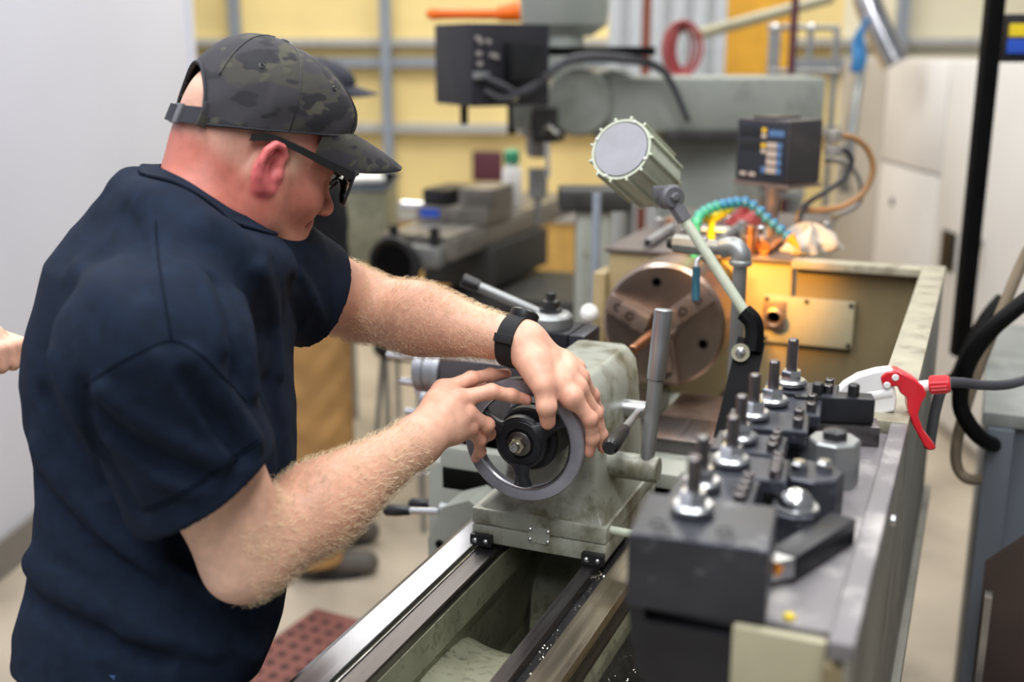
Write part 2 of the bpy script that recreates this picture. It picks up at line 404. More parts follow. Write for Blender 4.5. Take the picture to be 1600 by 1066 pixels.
obj('rear_inner_way', bedprism([(.074, .915), (.074, .948), (.078, .953), (.097, .953), (.099, .947), (.099, .915)]), 'worn_steel', LA, 0)
obj('rear_groove', bedprism([(.0995, .91), (.0995, .942), (.1125, .942), (.1125, .91)]), 'dark_steel', LA, 0)
obj('rear_outer_way', bedprism([(.113, .915), (.113, .946), (.117, .952), (.155, .952), (.160, .946), (.160, .90)]), 'ground_steel_brown', LA, 0)
# cross webs inside the bed: rounded humps with open pits between
for yc in (1.22, 1.83):
    ring = []
    for x in np.linspace(-.075, .07, 8):
        rr = []
        for t in np.linspace(0, PI, 17):
            rr.append((x, yc - .20 * math.cos(t) - .012 * (1 - math.sin(t)), .70 + .165 * math.sin(t) ** .55 + .014 * ((x - 0) / .07) ** 2))
        ring.append(rr)
    obj('cross_web', G().loft(ring, True, True), 'bed_cream', LA, 60)
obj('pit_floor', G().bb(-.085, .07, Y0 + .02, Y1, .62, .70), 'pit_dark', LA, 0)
obj('tail_pedestal', G().bb(-.17, .20, .74, 1.25, 0, .64, .02), 'machine_green', LA)
obj('head_pedestal', G().bb(-.22, .42, 2.35, 3.15, 0, .70, .02), 'machine_green', LA)
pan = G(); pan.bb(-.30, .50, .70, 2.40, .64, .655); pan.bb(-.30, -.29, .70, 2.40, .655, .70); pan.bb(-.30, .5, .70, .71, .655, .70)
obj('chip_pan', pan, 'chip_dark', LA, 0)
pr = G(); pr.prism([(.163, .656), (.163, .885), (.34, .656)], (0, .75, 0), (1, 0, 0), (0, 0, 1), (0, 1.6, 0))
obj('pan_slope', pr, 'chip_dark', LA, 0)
# metal chips: uncountable
vs = []; fs = []
def chip(p, s):
    a = rng.normal(size=(3, 3)) * s; k = len(vs); vs.extend([p, p + a[0], p + a[1], p + a[2]]); fs.extend([(k, k + 1, k + 2), (k, k + 2, k + 3), (k, k + 1, k + 3), (k + 1, k + 2, k + 3)])
for i in range(4200):
    x = rng.uniform(.17, .47); z = .657 if x > .34 else .885 - (x - .163) / .177 * .229 + .001
    chip(V(x, rng.uniform(.8, 1.9), z), .0012)
for i in range(150): chip(V(rng.uniform(.1, .113), rng.uniform(.9, 1.44), .9435), .0009)
for i in range(60): chip(V(rng.uniform(-.104, -.06), rng.uniform(.9, 1.44), .9535), .0006)
for i in range(26): chip(V(.104 + rng.normal() * .004, 1.437 + rng.normal() * .006, .945), .0014)
o = mesh_obj('metal_chips', np.array(vs), fs, 'chip_bright', LA, 0); o['kind'] = 'stuff'

# headstock
hs = G(); hs.bb(-.205, .205, 2.42, 3.12, .92, 1.236, .008)
obj('headstock', hs, 'headstock_tan', LA)
ht = G(); ht.bb(-.212, .212, 2.412, 3.13, 1.236, 1.246, .003)
obj('headstock_cover', ht, 'headstock_top', LA)
hl = G(); hl.bb(-.235, -.205, 2.40, 2.50, .95, 1.19, .006)
obj('headstock_side_plate', hl, 'headstock_tan', LA)
sp = G(); sp.rev([(.10, 0), (.10, .02), (.075, .025), (.075, .06)], (0, 2.42, 1.147), (0, -1, 0), 40)
obj('spindle_nose', sp, 'dark_steel', LA)
ck = G(); ck.rev([(.03, 0), (.118, 0), (.125, .006), (.125, .105), (.120, .112), (.075, .118), (.03, .118), (.03, .0)], (0, 2.14, 1.147), (0, 1, 0), 72, True)
ck_o = obj('chuck', ck, 'chuck_steel', LA)
for a in (40, 160, 280):
    t = math.radians(a); e = V(math.cos(t), 0, math.sin(t)); tn = V(-e[2], 0, e[0]); R3 = np.stack([e, V(0, 1, 0), tn], 1)
    j = G(); c0 = V(0, 2.14, 1.147)
    j.box(c0 + e * .070 + V(0, -.008, 0), (.092, .018, .040), .002, R3)
    j.box(c0 + e * .056 + V(0, -.025, 0), (.062, .018, .034), .002, R3)
    j.box(c0 + e * .036 + V(0, -.041, 0), (.030, .016, .034), .002, R3)
    jo = obj('jaw', j, 'rust_steel', ck_o)
    for rr in (.062, .094):
        s = G(); s.rev([(.0085, 0), (.0085, .002), (.006, .002), (.005, -.004)], c0 + e * rr + V(0, -.0165 if rr > .09 else -.0335, 0), (0, -1, 0), 16)
        obj('jaw_bolt', s, 'dark_steel', ck_o)
for a in (100, 220, 340):
    t = math.radians(a); e = V(math.cos(t), 0, math.sin(t))
    s = G(); s.rev([(.010, 0), (.010, .0015), (.0075, .0015), (.007, -.006)], V(0, 2.14, 1.147) + e * .088, (0, -1, 0), 18)
    obj('socket_hole', s, 'dark_steel', ck_o)
wk = G(); wk.cyl((0, 1.93, 1.147), (0, 2.16, 1.147), .0095, n=20, bev=.001)
tag(obj('workpiece_bar', wk, 'copper'), 'slim round steel bar held between chuck jaws and tailstock centre', 'bar')

# splash guard: end panel, back wall, rims
gp = G(); gp.bb(.213, .500, 2.425, 2.44, .66, 1.232)
ep = obj('guard_end_panel', gp, 'guard_tan', LA, 0)
gl = G(); gl.bb(.205, .462, 2.392, 2.44, 1.232, 1.249, .003); obj('guard_end_rim', gl, 'guard_rim', LA)
gw = G(); gw.bb(.486, .500, .80, 2.425, .76, 1.228); obj('guard_back_wall', gw, 'guard_tan', LA, 0)
go = G(); go.bb(.500, .505, .80, 2.44, .76, 1.236); obj('guard_outer_skin', go, 'guard_outer', LA, 0)
gr = G(); gr.bb(.462, .507, 1.36, 2.444, 1.234, 1.250, .003); obj('guard_top_rim', gr, 'guard_rim', LA); obj('guard_tray_rim', G().bb(.487, .507, .80, 1.358, 1.234, 1.250, .003), 'tray_grey', LA)
gf = G(); gf.bb(.505, .518, .80, 2.444, .745, .775, .002); obj('guard_foot_rim', gf, 'guard_outer', LA)
for yy in (1.2,):
    obj('guard_screw', G().rev([(.007, 0), (.007, .004), (.004, .006)], (.505, yy, 1.19), (1, 0, 0), 12), 'zinc', LA)
cp = G(); cp.bb(.150, .338, 2.405, 2.425, 1.066, 1.167, .003); cpo = obj('cover_plate', cp, 'cream_plate', LA)
pt = G(); pt.bb(.150, .198, 2.399, 2.405, 1.095, 1.158, .002); obj('port_flange', pt, 'rust_steel', cpo)
pt = G(); pt.rev([(.018, 0), (.021, .004), (.021, .022), (.016, .024), (.014, .022), (.013, .0)], (.177, 2.399, 1.126), (0, -1, 0), 24); obj('pipe_port', pt, 'rust_steel', cpo)
for (x, z) in ((.157, 1.074), (.331, 1.074), (.331, 1.160), (.157, 1.162), (.24, 1.161)):
    obj('plate_screw', G().rev([(.005, 0), (.004, .003)], (x, 2.405 if x > .2 or z < 1.1 else 2.399, z), (0, -1, 0), 10), 'dark_steel', cpo)

# carriage
sd = G(); sd.bb(-.30, .16, 1.76, 2.04, .958, .985, .004); sd.bb(-.30, -.16, 1.74, 2.06, .90, .985, .006)
obj('saddle', sd, 'machine_green', LA)
xs = G(); xs.bb(-.30, .20, 1.86, 1.99, .985, 1.012, .003); obj('cross_slide', xs, 'worn_steel', LA)
bp = G(); bp.bb(.02, .24, 1.93, 2.24, .978, .984, .002); obj('way_cover', bp, 'rust_steel', LA)
be = G(); be.bb(.02, .24, 1.922, 1.93, .972, .986, .001); obj('way_cover_edge', be, 'worn_steel', LA)
bs = G(); bs.bb(.05, .22, 1.93, 2.2, .90, .975); obj('way_cover_skirt', bs, 'guard_tan', LA, 0)
cs = G(); cs.bb(-.335, -.06, 1.815, 1.895, 1.085, 1.128, .003); cs.bb(-.26, -.08, 1.82, 1.89, 1.012, 1.085, .006)
obj('compound_slide', cs, 'worn_steel', LA)
ap = G(); ap.bb(-.325, -.175, 1.74, 2.02, .60, .955, .008); obj('apron', ap, 'machine_green', LA)
ac = G()
p0 = [(-.285, .842), (-.255, .905), (-.205, .925), (-.165, .90), (-.165, .78), (-.285, .78)]
ac.prism(p0, (0, 1.66, 0), (1, 0, 0), (0, 0, 1), (0, .085, 0)); aco = obj('apron_gearbox', ac, 'machine_green', LA, 30)
obj('socket_screw', G().rev([(.008, 0), (.008, .003), (.005, .003), (.004, -.003)], (-.262, 1.66, .835), (0, -1, 0), 16), 'dark_steel', aco)
def dial(c, r, ln, hub, handles):
    d = G(); d.rev([(r * .55, -.012), (r * .85, -.010), (r, -.006), (r, .012), (r * .93, .014), (r * .93, .03), (r * .97, .032), (r * .97, .046), (r * .8, .05), (r * .8, ln), (r * .6, ln)], c, (1, 0, 0), 48)
    do = obj('dial', d, 'aluminium', LA)
    for (dy, dz, l2) in handles:
        h = G(); b = V(c[0], c[1] + dy, c[2] + dz)
        h.rev([(.006, 0), (.0075, -.004), (.0085, -.5 * l2), (.0075, -l2 + .003), (.004, -l2)], b, (1, 0, 0), 16)
        obj('crank_handle', h, 'bright_steel', do)
dial((-.385, 1.855, 1.090), .044, .075, .02, ((-.005, .022, .078), (.004, -.030, .055)))
dial((-.415, 1.93, 1.000), .033, .09, .02, ((.0, -.026, .055), (.0, .02, .03)))
# tool post
tpb = G(); tpb.bb(-.190, -.090, 1.83, 1.93, 1.128, 1.192, .003); tpo = obj('tool_post', tpb, 'black_oxide', LA)
tpt = G(); tpt.rev([(.041, 0), (.041, .018), (.036, .024), (.030, .026), (.022, .026)], (-.140, 1.88, 1.192), (0, 0, 1), 40); obj('tool_post_cap', tpt, 'galv', tpo)
tpn = G(); tpn.rev([(.021, 0), (.021, .006), (.014, .008), (.016, .008), (.016, .020), (.009, .022), (.009, .034), (.006, .036)], (-.140, 1.88, 1.218), (0, 0, 1), 6); obj('tool_post_nut', tpn, 'dark_steel', tpo)
h0 = V(-.160, 1.875, 1.215); h1 = onY(722, 437, 1.83)
hd = G(); hd.cyl(h0, h0 + (h1 - h0) * .8, .0085, .0095, 18); tl = obj('tool_post_lever', hd, 'galv', tpo)
hg = G(); hg.cyl(h0 + (h1 - h0) * .78, h1, .012, .0125, 20, .002); obj('tool_post_grip', hg, 'black_plastic', tpo)
td = G(); td.bb(-.090, -.060, 1.835, 1.925, 1.128, 1.19, .003); obj('mounted_tool_holder', td, 'black_oxide_worn', tpo)
# feed levers on the apron
def lever(a, b, rr, kr, kl, mat='zinc', nm='feed_lever', par=LA):
    a = np.asarray(a, float); b = np.asarray(b, float); u = unit(b - a)
    o = obj(nm, G().cyl(a, b - u * kl * .8, rr, rr, 14), mat, par)
    kn = G(); kn.rev([(kr * .55, 0), (kr * .8, .004), (kr, kl * .55), (kr * .97, kl - .006), (kr * .6, kl)], b - u * kl, u, 18)
    obj('lever_knob' if par is LA else 'knob', kn, 'black_plastic', o if par is LA else par); return o
pA = onY(690, 797, 1.68); pB = onY(600, 797, 1.68); lever(pA + V(.02, 0, 0), pB, .006, .011, .055)
pA = onY(690, 787, 1.83); pB = onY(640, 787, 1.83); lever(pA, pB, .006, .011, .045)
obj('lever_hub', G().rev([(.010, 0), (.016, .004), (.016, .02), (.010, .026)], onY(690, 797, 1.68) + V(-.004, 0, 0), (1, 0, 0), 18), 'galv', LA)
# headstock speed lever with a white ball
b0 = onY(921, 490, 2.35); b1 = onY(908, 540, 2.38)
lv = obj('speed_lever', G().cyl(b1, b0, .007, n=12), 'bright_steel', LA); obj('ball_knob', G().ell(b0, .021), 'white_plastic', lv)
obj('speed_lever_boss', G().cyl(b1, b1 + V(.05, .05, -.01), .016, n=18), 'black_plastic', LA)

# ------------------------------------------------------------------ tailstock
TS = thing('tailstock', 'grey green oil stained tailstock clamped on the lathe bed behind the handwheel', 'tailstock', (0, 1.57, .955))
b = G(); b.bb(-.104, .108, 1.452, 1.72, .956, .984, .003); obj('base_plate', b, 'machine_green_stained', TS)
b = G(); b.bb(-.104, .108, 1.452, 1.72, .985, 1.010, .003); obj('base', b, 'machine_green_stained', TS)
rings = []
for z, x0, x1, y0, y1, r in ((1.008, -.098, .104, 1.458, 1.715, .008), (1.016, -.090, .102, 1.462, 1.715, .010), (1.030, -.074, .096, 1.468, 1.715, .012), (1.055, -.063, .088, 1.472, 1.715, .014),
                             (1.10, -.057, .080, 1.472, 1.725, .016), (1.16, -.055, .073, 1.472, 1.735, .016), (1.190, -.052, .066, 1.473, 1.74, .016), (1.206, -.040, .054, 1.476, 1.738, .014), (1.211, -.034, .048, 1.48, 1.734, .012)):
    rings.append(rrect(x0, x1, y0, y1, r, z))
obj('casting', G().loft(rings), 'machine_green_stained', TS, 50)
q = G(); q.rev([(.030, 0), (.031, .004), (.031, .012), (.027, .014), (.027, .055), (.029, .056), (.029, .075), (.018, .082), (.012, .13), (.004, .165)], (0, 1.735, 1.147), (0, 1, 0), 28); obj('quill', q, 'galv', TS)
kn = G()
for i in range(28):
    t = 2 * PI * i / 28; e = V(math.cos(t), 0, math.sin(t)); kn.cyl(V(0, 1.752, 1.147) + e * .027, V(0, 1.789, 1.147) + e * .027, .0022, n=6)
obj('quill_knurl', kn, 'zinc', TS)
WC = V(0, 1.406, 1.147)
hb = G(); hb.rev([(.045, 0), (.048, .004), (.048, .05)], (0, 1.425, 1.147), (0, 1, 0), 40); obj('bearing_boss', hb, 'black_oxide', TS)
# handwheel
rimg = G()
prof = [(.0880, -.0075), (.0900, -.005), (.0900, .005), (.088, .008), (.073, .008), (.069, .005), (.0685, -.003), (.0695, -.0075), (.0715, -.0085)]
rimg.rev([(r, h) for r, h in prof], WC, (0, 1, 0), 96, True)
hw = obj('handwheel', rimg, 'wheel_grey', TS)
obj('rim_chamfer', G().rev([(.0682, -.0070), (.0700, -.0090), (.0718, -.0094), (.0700, -.0078)], WC, (0, 1, 0), 96, True), 'wheel_bright', hw)
spk = G()
for a in (-92, 157, 33):
    t = math.radians(a); e = V(math.cos(t), 0, math.sin(t)); tn = V(-e[2], 0, e[0]); ring = []
    for s, wv, th, off in ((.030, .017, .010, -.012), (.042, .0115, .009, -.009), (.054, .0095, .008, -.004), (.064, .011, .008, -.001), (.072, .019, .008, 0), (.076, .026, .007, 0)):
        rr = []
        for q_ in range(12):
            u = 2 * PI * q_ / 12; cu, su = math.cos(u), math.sin(u)
            rr.append(WC + e * s + tn * wv * np.sign(cu) * abs(cu) ** .6 + V(0, 1, 0) * (off + th * np.sign(su) * abs(su) ** .6))
        ring.append(rr)
    obj('spoke', G().loft(ring), 'black_oxide' if a > 0 else 'black_oxide_scuffed', hw, 50)
hb = G(); hb.rev([(.0385, .012), (.0385, -.012), (.0375, -.017), (.034, -.019), (.0325, -.0185), (.031, -.020), (.022, -.0205), (.0195, -.018), (.0185, -.017)], WC, (0, 1, 0), 56); obj('hub', hb, 'black_oxide', hw)
cl = G(); cl.rev([(.046, .010), (.046, -.004), (.043, -.008), (.041, -.008)], WC + V(.004, .006, .001), (0, 1, 0), 48); obj('graduated_collar', cl, 'black_oxide', hw)
ws = G(); ws.rev([(.0175, -.017), (.0175, -.0215), (.016, -.0225), (.008, -.0225)], WC, (0, 1, 0), 28); obj('washer', ws, 'worn_steel', hw)
nt = G(); nt.rev([(.0118, -.0225), (.0120, -.024), (.0120, -.031), (.0105, -.033), (.007, -.033)], WC, (0, 1, 0), 6); obj('nut', nt, 'brass_zinc', hw)
st = G(); st.rev([(.0066, -.030), (.0066, -.040), (.0055, -.042), (.0030, -.042), (.0024, -.038)], WC, (0, 1, 0), 18); obj('shaft_end', st, 'zinc', hw)
# locking levers
bo = G(); bo.cyl((.075, 1.545, 1.075), (.158, 1.545, 1.075), .020, n=28, bev=.002); obj('lever_boss', bo, 'machine_green_stained', TS)
a = V(.140, 1.543, 1.085); b_ = onX(1037, 483, .150)
obj('clamp_lever', G().cyl(a, a + (b_ - a) * .55, .0105, .0115, 20), 'galv', TS)
obj('clamp_lever_sleeve', G().cyl(a + (b_ - a) * .54, b_, .0135, .0135, 24, .002), 'aluminium', TS)
s0 = onX(1000, 640, .10); s1 = onX(952, 700, .14)
obj('quill_lock_boss', G().cyl(s0 - V(.035, 0, 0), s0 + V(.012, 0, 0), .014, n=22, bev=.002), 'zinc', TS)
u = s1 - s0
obj('quill_lock_lever', G().cyl(s0, s0 + u * .6, .005, .0065, 14), 'galv', TS)
kk = G(); kk.rev([(.007, 0), (.0085, .005), (.0115, np.linalg.norm(u) * .33), (.0115, np.linalg.norm(u) * .42), (.008, np.linalg.norm(u) * .45)], s0 + u * .55, u, 18); obj('quill_lock_knob', kk, 'black_plastic', TS)
obj('adjusting_rod', G().cyl((.10, 1.475, 1.0), (.160, 1.475, .998), .0062, n=16, bev=.001), 'lamp_green', TS)
for x0, x1 in ((-.103, -.068), (.074, .108)):
    w_ = obj('way_wiper', G().bb(x0, x1, 1.441, 1.452, .954, .972, .002), 'black_plastic', TS)
    for f in (.25, .75): obj('wiper_screw', G().rev([(.0038, 0), (.0038, .0015), (.002, .003)], (x0 + (x1 - x0) * f, 1.441, .963), (0, -1, 0), 12), 'zinc', w_)
pl = obj('scale_plate', G().bb(-.012, .022, 1.4502, 1.452, .971, .995), 'machine_green', TS, 0)
for x in (-.009, .019):
    for z in (.975, .991): obj('plate_screw', G().rev([(.003, 0), (.003, .001), (.0015, .0022)], (x, 1.4502, z), (0, -1, 0), 10), 'zinc', pl)

# number stamped on the chamfer of the inner way
tc_ = bpy.data.curves.new('stamped_number', 'FONT'); tc_.body = '50 25 08'; tc_.size = .0085; tc_.extrude = .00005
to_ = bpy.data.objects.new('stamped_number_curve', tc_); COL.objects.link(to_); bpy.context.view_layer.update()
tm_ = bpy.data.meshes.new_from_object(to_); bpy.data.objects.remove(to_)
tv = np.array([v.co[:] for v in tm_.vertices]); tf = [tuple(p.vertices) for p in tm_.polygons]
ux = V(0, 1, 0); uy = unit(V(-.1006, 0, .9395) - V(-.0905, 0, .9532)); un = np.cross(ux, uy)
if un[2] < 0: un = -un
p0_ = V(-.0947, 1.040, .9513)
uy = -uy; p0_ = V(-.0995, 1.030, .9411)
mesh_obj('stamped_number', p0_ + np.outer(tv[:, 0], ux) + np.outer(tv[:, 1], uy) * 1.0 + un * .0003, tf, 'dark_steel', LA, 0)
# ------------------------------------------------------------------ organic surfaces: distance fields meshed by surface nets
def smin(a, b, k):
    h = np.clip(.5 + .5 * (b - a) / k, 0, 1); return b * (1 - h) + a * h - k * h * (1 - h)
def smax(a, b, k): return -smin(-a, -b, k)
def rcone(p, a, b, ra, rb, ax=None, s=1.0):
    a = np.asarray(a, float); b = np.asarray(b, float); ba = b - a; q = p - a
    h = np.clip(q @ ba / (ba @ ba), 0, 1); d = q - h[:, None] * ba
    if ax is not None: d = d + np.outer(d @ ax, ax) * (1 / s - 1)
    return np.sqrt((d * d).sum(1)) - (ra + (rb - ra) * h)
def chain(p, pts, rs, k=None):
    d = rcone(p, pts[0], pts[1], rs[0], rs[1])
    for i in range(1, len(pts) - 1):
        e = rcone(p, pts[i], pts[i + 1], rs[i], rs[i + 1]); d = np.minimum(d, e) if not k else smin(d, e, k)
    return d
def ellip(p, c, r, R=None):
    q = p - np.asarray(c, float)
    if R is not None: q = q @ R
    r = np.asarray(r, float); k0 = np.sqrt(((q / r) ** 2).sum(1)); k1 = np.sqrt(((q / r ** 2) ** 2).sum(1)) + 1e-9
    return k0 * (k0 - 1) / k1
def polydist(p, pts):
    d = np.full(len(p), 9.0)
    for i in range(len(pts) - 1):
        a = pts[i]; ba = pts[i + 1] - a; q = p - a; h = np.clip(q @ ba / (ba @ ba), 0, 1)
        d = np.minimum(d, ((q - h[:, None] * ba) ** 2).sum(1))
    return np.sqrt(d)
def mesh_sdf(f, lo, hi, h, B=8, margin=.012):
    lo = np.asarray(lo, float); hi = np.asarray(hi, float); nb = np.ceil((hi - lo) / (h * B)).astype(int)
    gi = np.stack(np.meshgrid(*[np.arange(n) for n in nb], indexing='ij'), -1).reshape(-1, 3)
    d = f(lo + (gi + .5) * h * B - h * .5); keep = np.abs(d) < B * h * .9 + margin
    big = np.repeat(np.repeat(np.repeat(d.reshape(nb), B, 0), B, 1), B, 2).astype(np.float32)
    lg = np.stack(np.meshgrid(np.arange(B), np.arange(B), np.arange(B), indexing='ij'), -1).reshape(-1, 3)
    kb = gi[keep]
    for s in range(0, len(kb), 400):
        idx = (kb[s:s + 400, None, :] * B + lg[None]).reshape(-1, 3)
        big[idx[:, 0], idx[:, 1], idx[:, 2]] = f(lo + idx * h)
    neg = big < 0; c = np.zeros(np.array(big.shape) - 1, np.int8)
    for dx in (0, 1):
        for dy in (0, 1):
            for dz in (0, 1): c += neg[dx:neg.shape[0] - 1 + dx, dy:neg.shape[1] - 1 + dy, dz:neg.shape[2] - 1 + dz]
    cells = np.argwhere((c > 0) & (c < 8)); vid = np.full(c.shape, -1, np.int64); vid[tuple(cells.T)] = np.arange(len(cells))
    acc = np.zeros((len(cells), 3)); cnt = np.zeros(len(cells))
    corners = [(a, b, e) for a in (0, 1) for b in (0, 1) for e in (0, 1)]
    val = {k: big[cells[:, 0] + k[0], cells[:, 1] + k[1], cells[:, 2] + k[2]].astype(float) for k in corners}
    for k in corners:
        for ax in range(3):
            if k[ax] == 0:
                k2 = list(k); k2[ax] = 1; k2 = tuple(k2); a, b = val[k], val[k2]; x = (a < 0) != (b < 0)
                t = a[x] / (a[x] - b[x]); pp = np.tile(np.array(k, float), (x.sum(), 1)); pp[:, ax] = t; acc[x] += pp; cnt[x] += 1
    vs = lo + (cells + acc / cnt[:, None]) * h
    quads = []
    for ax in range(3):
        u, v = (ax + 1) % 3, (ax + 2) % 3; sl0 = [slice(None)] * 3; sl1 = [slice(None)] * 3
        sl0[ax] = slice(0, -1); sl1[ax] = slice(1, None); A = neg[tuple(sl0)]; Bn = neg[tuple(sl1)]
        e = np.argwhere(A != Bn); e = e[(e[:, u] > 0) & (e[:, v] > 0) & (e[:, u] < c.shape[u]) & (e[:, v] < c.shape[v])]
        flip = A[tuple(e.T)]
        def cell(du, dv):
            q = e.copy(); q[:, u] -= du; q[:, v] -= dv; return vid[tuple(q.T)]
        q = np.stack([cell(1, 1), cell(0, 1), cell(0, 0), cell(1, 0)], 1); q[~flip] = q[~flip][:, ::-1]; quads.append(q)
    quads = np.concatenate(quads); quads = quads[(quads >= 0).all(1)]
    return vs, quads
def relax(vs, fs, it=1, lam=.5):
    for _ in range(it):
        acc = np.zeros_like(vs); cnt = np.zeros(len(vs))
        for a, b in ((0, 1), (1, 2), (2, 3), (3, 0)):
            np.add.at(acc, fs[:, a], vs[fs[:, b]]); np.add.at(cnt, fs[:, a], 1); np.add.at(acc, fs[:, b], vs[fs[:, a]]); np.add.at(cnt, fs[:, b], 1)
        vs = vs + lam * (acc / np.maximum(cnt, 1)[:, None] - vs)
    return vs
def trace(f, px, py, d0=.9, d1=2.2):
    r = ray(px, py); t = d0
    for _ in range(80):
        s = f((CAM + r * t)[None])[0]
        if abs(s) < 4e-4: break
        t += s * .8
        if t > d1: return None
    return CAM + r * t
def vcol(o, cols):
    me = o.data; at_ = me.color_attributes.new('skin', 'FLOAT_COLOR', 'POINT')
    c = np.ones((len(me.vertices), 4), np.float32); c[:, :3] = cols; at_.data.foreach_set('color', c.ravel())
def sstep(x, a, b): t = np.clip((x - a) / (b - a), 0, 1); return t * t * (3 - 2 * t)

# ---------------- head field, in its own axes (forward, left, up), origin between the ear canals
def head_field(q):
    s = q.copy(); s[:, 1] = np.abs(s[:, 1])
    d = ellip(s, (-.007, 0, .052), (.099, .078, .087))
    d = smin(d, ellip(s, (.040, 0, .008), (.056, .061, .088)), .03)
    d = smin(d, ellip(s, (-.045, 0, .005), (.050, .058, .06)), .03)
    d = smin(d, rcone(s, V(.012, .050, -.050), V(.072, .020, -.080), .020, .017), .03)
    d = smin(d, rcone(s, V(.005, .056, .0), V(.012, .050, -.05), .018, .019), .025)
    d = smin(d, ellip(s, (.055, .040, -.012), (.034, .024, .026)), .02)
    d = smin(d, rcone(s, V(.088, 0, .040), V(.070, .046, .038), .012, .012), .018)
    d = smin(d, ellip(s, (.080, 0, -.044), (.022, .032, .030)), .022)
    d = smin(d, ellip(s, (.083, 0, -.079), (.017, .022, .015)), .018)
    d = smin(d, ellip(s, (.060, .0, -.070), (.03, .035, .026)), .02)
    d = smax(d, -ellip(s, (.094, .032, .020), (.016, .017, .012)), .012)
    d = smin(d, ellip(s, (.072, .031, .021), (.0125, .0125, .0125)), .004)
    d = smin(d, rcone(s, V(.090, 0, .030), V(.111, 0, -.004), .0075, .0105), .012)
    d = smin(d, ellip(s, (.113, 0, -.009), (.0125, .012, .011)), .008)
    d = smin(d, ellip(s, (.101, .0115, -.013), (.011, .0075, .0085)), .006)
    d = smax(d, -ellip(s, (.104, .007, -.0215), (.006, .0035, .004)), .003)
    d = smin(d, rcone(s, V(.1015, 0, -.037), V(.086, .024, -.043), .0058, .004), .006)
    d = smin(d, rcone(s, V(.0995, 0, -.0495), V(.086, .021, -.046), .0066, .004), .006)
    d = smax(d, -rcone(s, V(.109, 0, -.0432), V(.090, .025, -.0440), .0020, .0016), .003)
    d = smax(d, -rcone(s, V(.094, .018, -.016), V(.083, .033, -.040), .0022, .0016), .010)
    # ears
    s = s.copy(); s[:, 0] = (s[:, 0] + .006) / .88 - .006; s[:, 2] = (s[:, 2] - .012) / .86 + .012; 
    e = ellip(s, (-.010, .079, .006), (.018, .0050, .026))
    e = smax(e, -ellip(s, (-.004, .085, .0), (.012, .008, .014)), .004)
    hel = [V(.006, .078, .010), V(.007, .082, .026), V(-.003, .086, .036), V(-.016, .090, .035), V(-.026, .094, .022), V(-.027, .094, .004), V(-.020, .090, -.013), V(-.008, .083, -.026), V(.001, .079, -.026)]
    e = smin(e, chain(s, hel, [.0042, .0046, .0052, .0056, .0056, .0052, .005, .0062, .006]), .004)
    e = smin(e, chain(s, [V(-.008, .083, .024), V(-.017, .086, .012), V(-.015, .085, -.006), V(-.006, .083, -.016)], [.0034, .0038, .0038, .0034]), .004)
    e = smin(e, ellip(s, (.007, .080, -.002), (.005, .005, .007)), .004)
    return smin(d, e, .005)
def head_axes(yaw_dir, pitch, roll=0.0):
    f = unit(np.asarray(yaw_dir, float)) * math.cos(pitch) - UPZ * math.sin(pitch)
    l = unit(np.cross(UPZ, f)); u = np.cross(f, l)
    c, s_ = math.cos(roll), math.sin(roll); l, u = l * c + u * s_, u * c - l * s_
    return np.stack([f, l, u], 1)

# ================================================================== the machinist
PM = thing('person', 'man in navy t-shirt and camouflage cap turning the tailstock handwheel', 'person', (at(230, 1066, 1.36)[0], at(230, 1066, 1.36)[1], 0))
HA = math.radians(21); HP = math.radians(26)
hd_dir = RT * math.cos(HA + math.radians(12)) + FH * math.sin(HA + math.radians(12))
HR = head_axes(hd_dir, HP, math.radians(0)); H0 = at(390, 262, 1.425)
HS = 1.0
def head_w(p): return head_field((p - H0) @ HR / HS) * HS
NB = at(296, 372, 1.37); NT = H0 + HR @ V(-.028, 0, -.020)
def hp(*q): return H0 + HR @ (np.array(q) * HS)
nax = unit(NT - NB)
S_R = at(238, 556, 1.190); E_R = at(388, 862, 1.295); W_R = at(652, 690, 1.482)
S_L = at(392, 400, 1.49); E_L = at(558, 476, 1.69); W_L = at(818, 536, 1.567)
def neck_f(p):
    d = rcone(p, NB - nax * .08, NT, .076, .064, unit(np.cross(nax, HR[:, 0])), .92)
    d = smin(d, rcone(p, hp(.0, -.056, -.02), NB + nax * .0 + HR[:, 0] * .06 - HR[:, 1] * .02, .014, .012), .03)   # neck muscle
    return d
def skin_head(p): return smin(head_w(p), neck_f(p), .035)
fR = unit(W_R - E_R); fL = unit(W_L - E_L)
# hands: chains of joints (across, down, distance along the view)
def P(l): return [at(*q) for q in l]
RH = dict(index=P([(692, 610, 1.545), (736, 592, 1.568), (766, 586, 1.590), (791, 584, 1.604)]),
          middle=P([(714, 624, 1.532), (768, 612, 1.545), (799, 618, 1.556), (823, 625, 1.565)]),
          ring=P([(728, 646, 1.535), (761, 664, 1.560), (764, 678, 1.590), (752, 690, 1.610)]),
          pinky=P([(730, 668, 1.540), (750, 687, 1.570), (750, 706, 1.595), (743, 716, 1.610)]),
          thumb=P([(672, 664, 1.515), (700, 630, 1.560), (728, 612, 1.595), (752, 606, 1.618)]))
LH = dict(index=P([(894, 620, 1.535), (922, 655, 1.545), (926, 686, 1.560), (921, 707, 1.570)]),
          middle=P([(902, 606, 1.556), (930, 646, 1.578), (939, 680, 1.594), (942, 700, 1.602)]),
          ring=P([(905, 590, 1.580), (925, 618, 1.610), (933, 642, 1.624), (936, 655, 1.63)]),
          pinky=P([(900, 576, 1.605), (914, 600, 1.635), (920, 620, 1.65), (923, 632, 1.655)]),
          thumb=P([(832, 566, 1.540), (848, 603, 1.522), (854, 636, 1.521), (856, 660, 1.532)]))
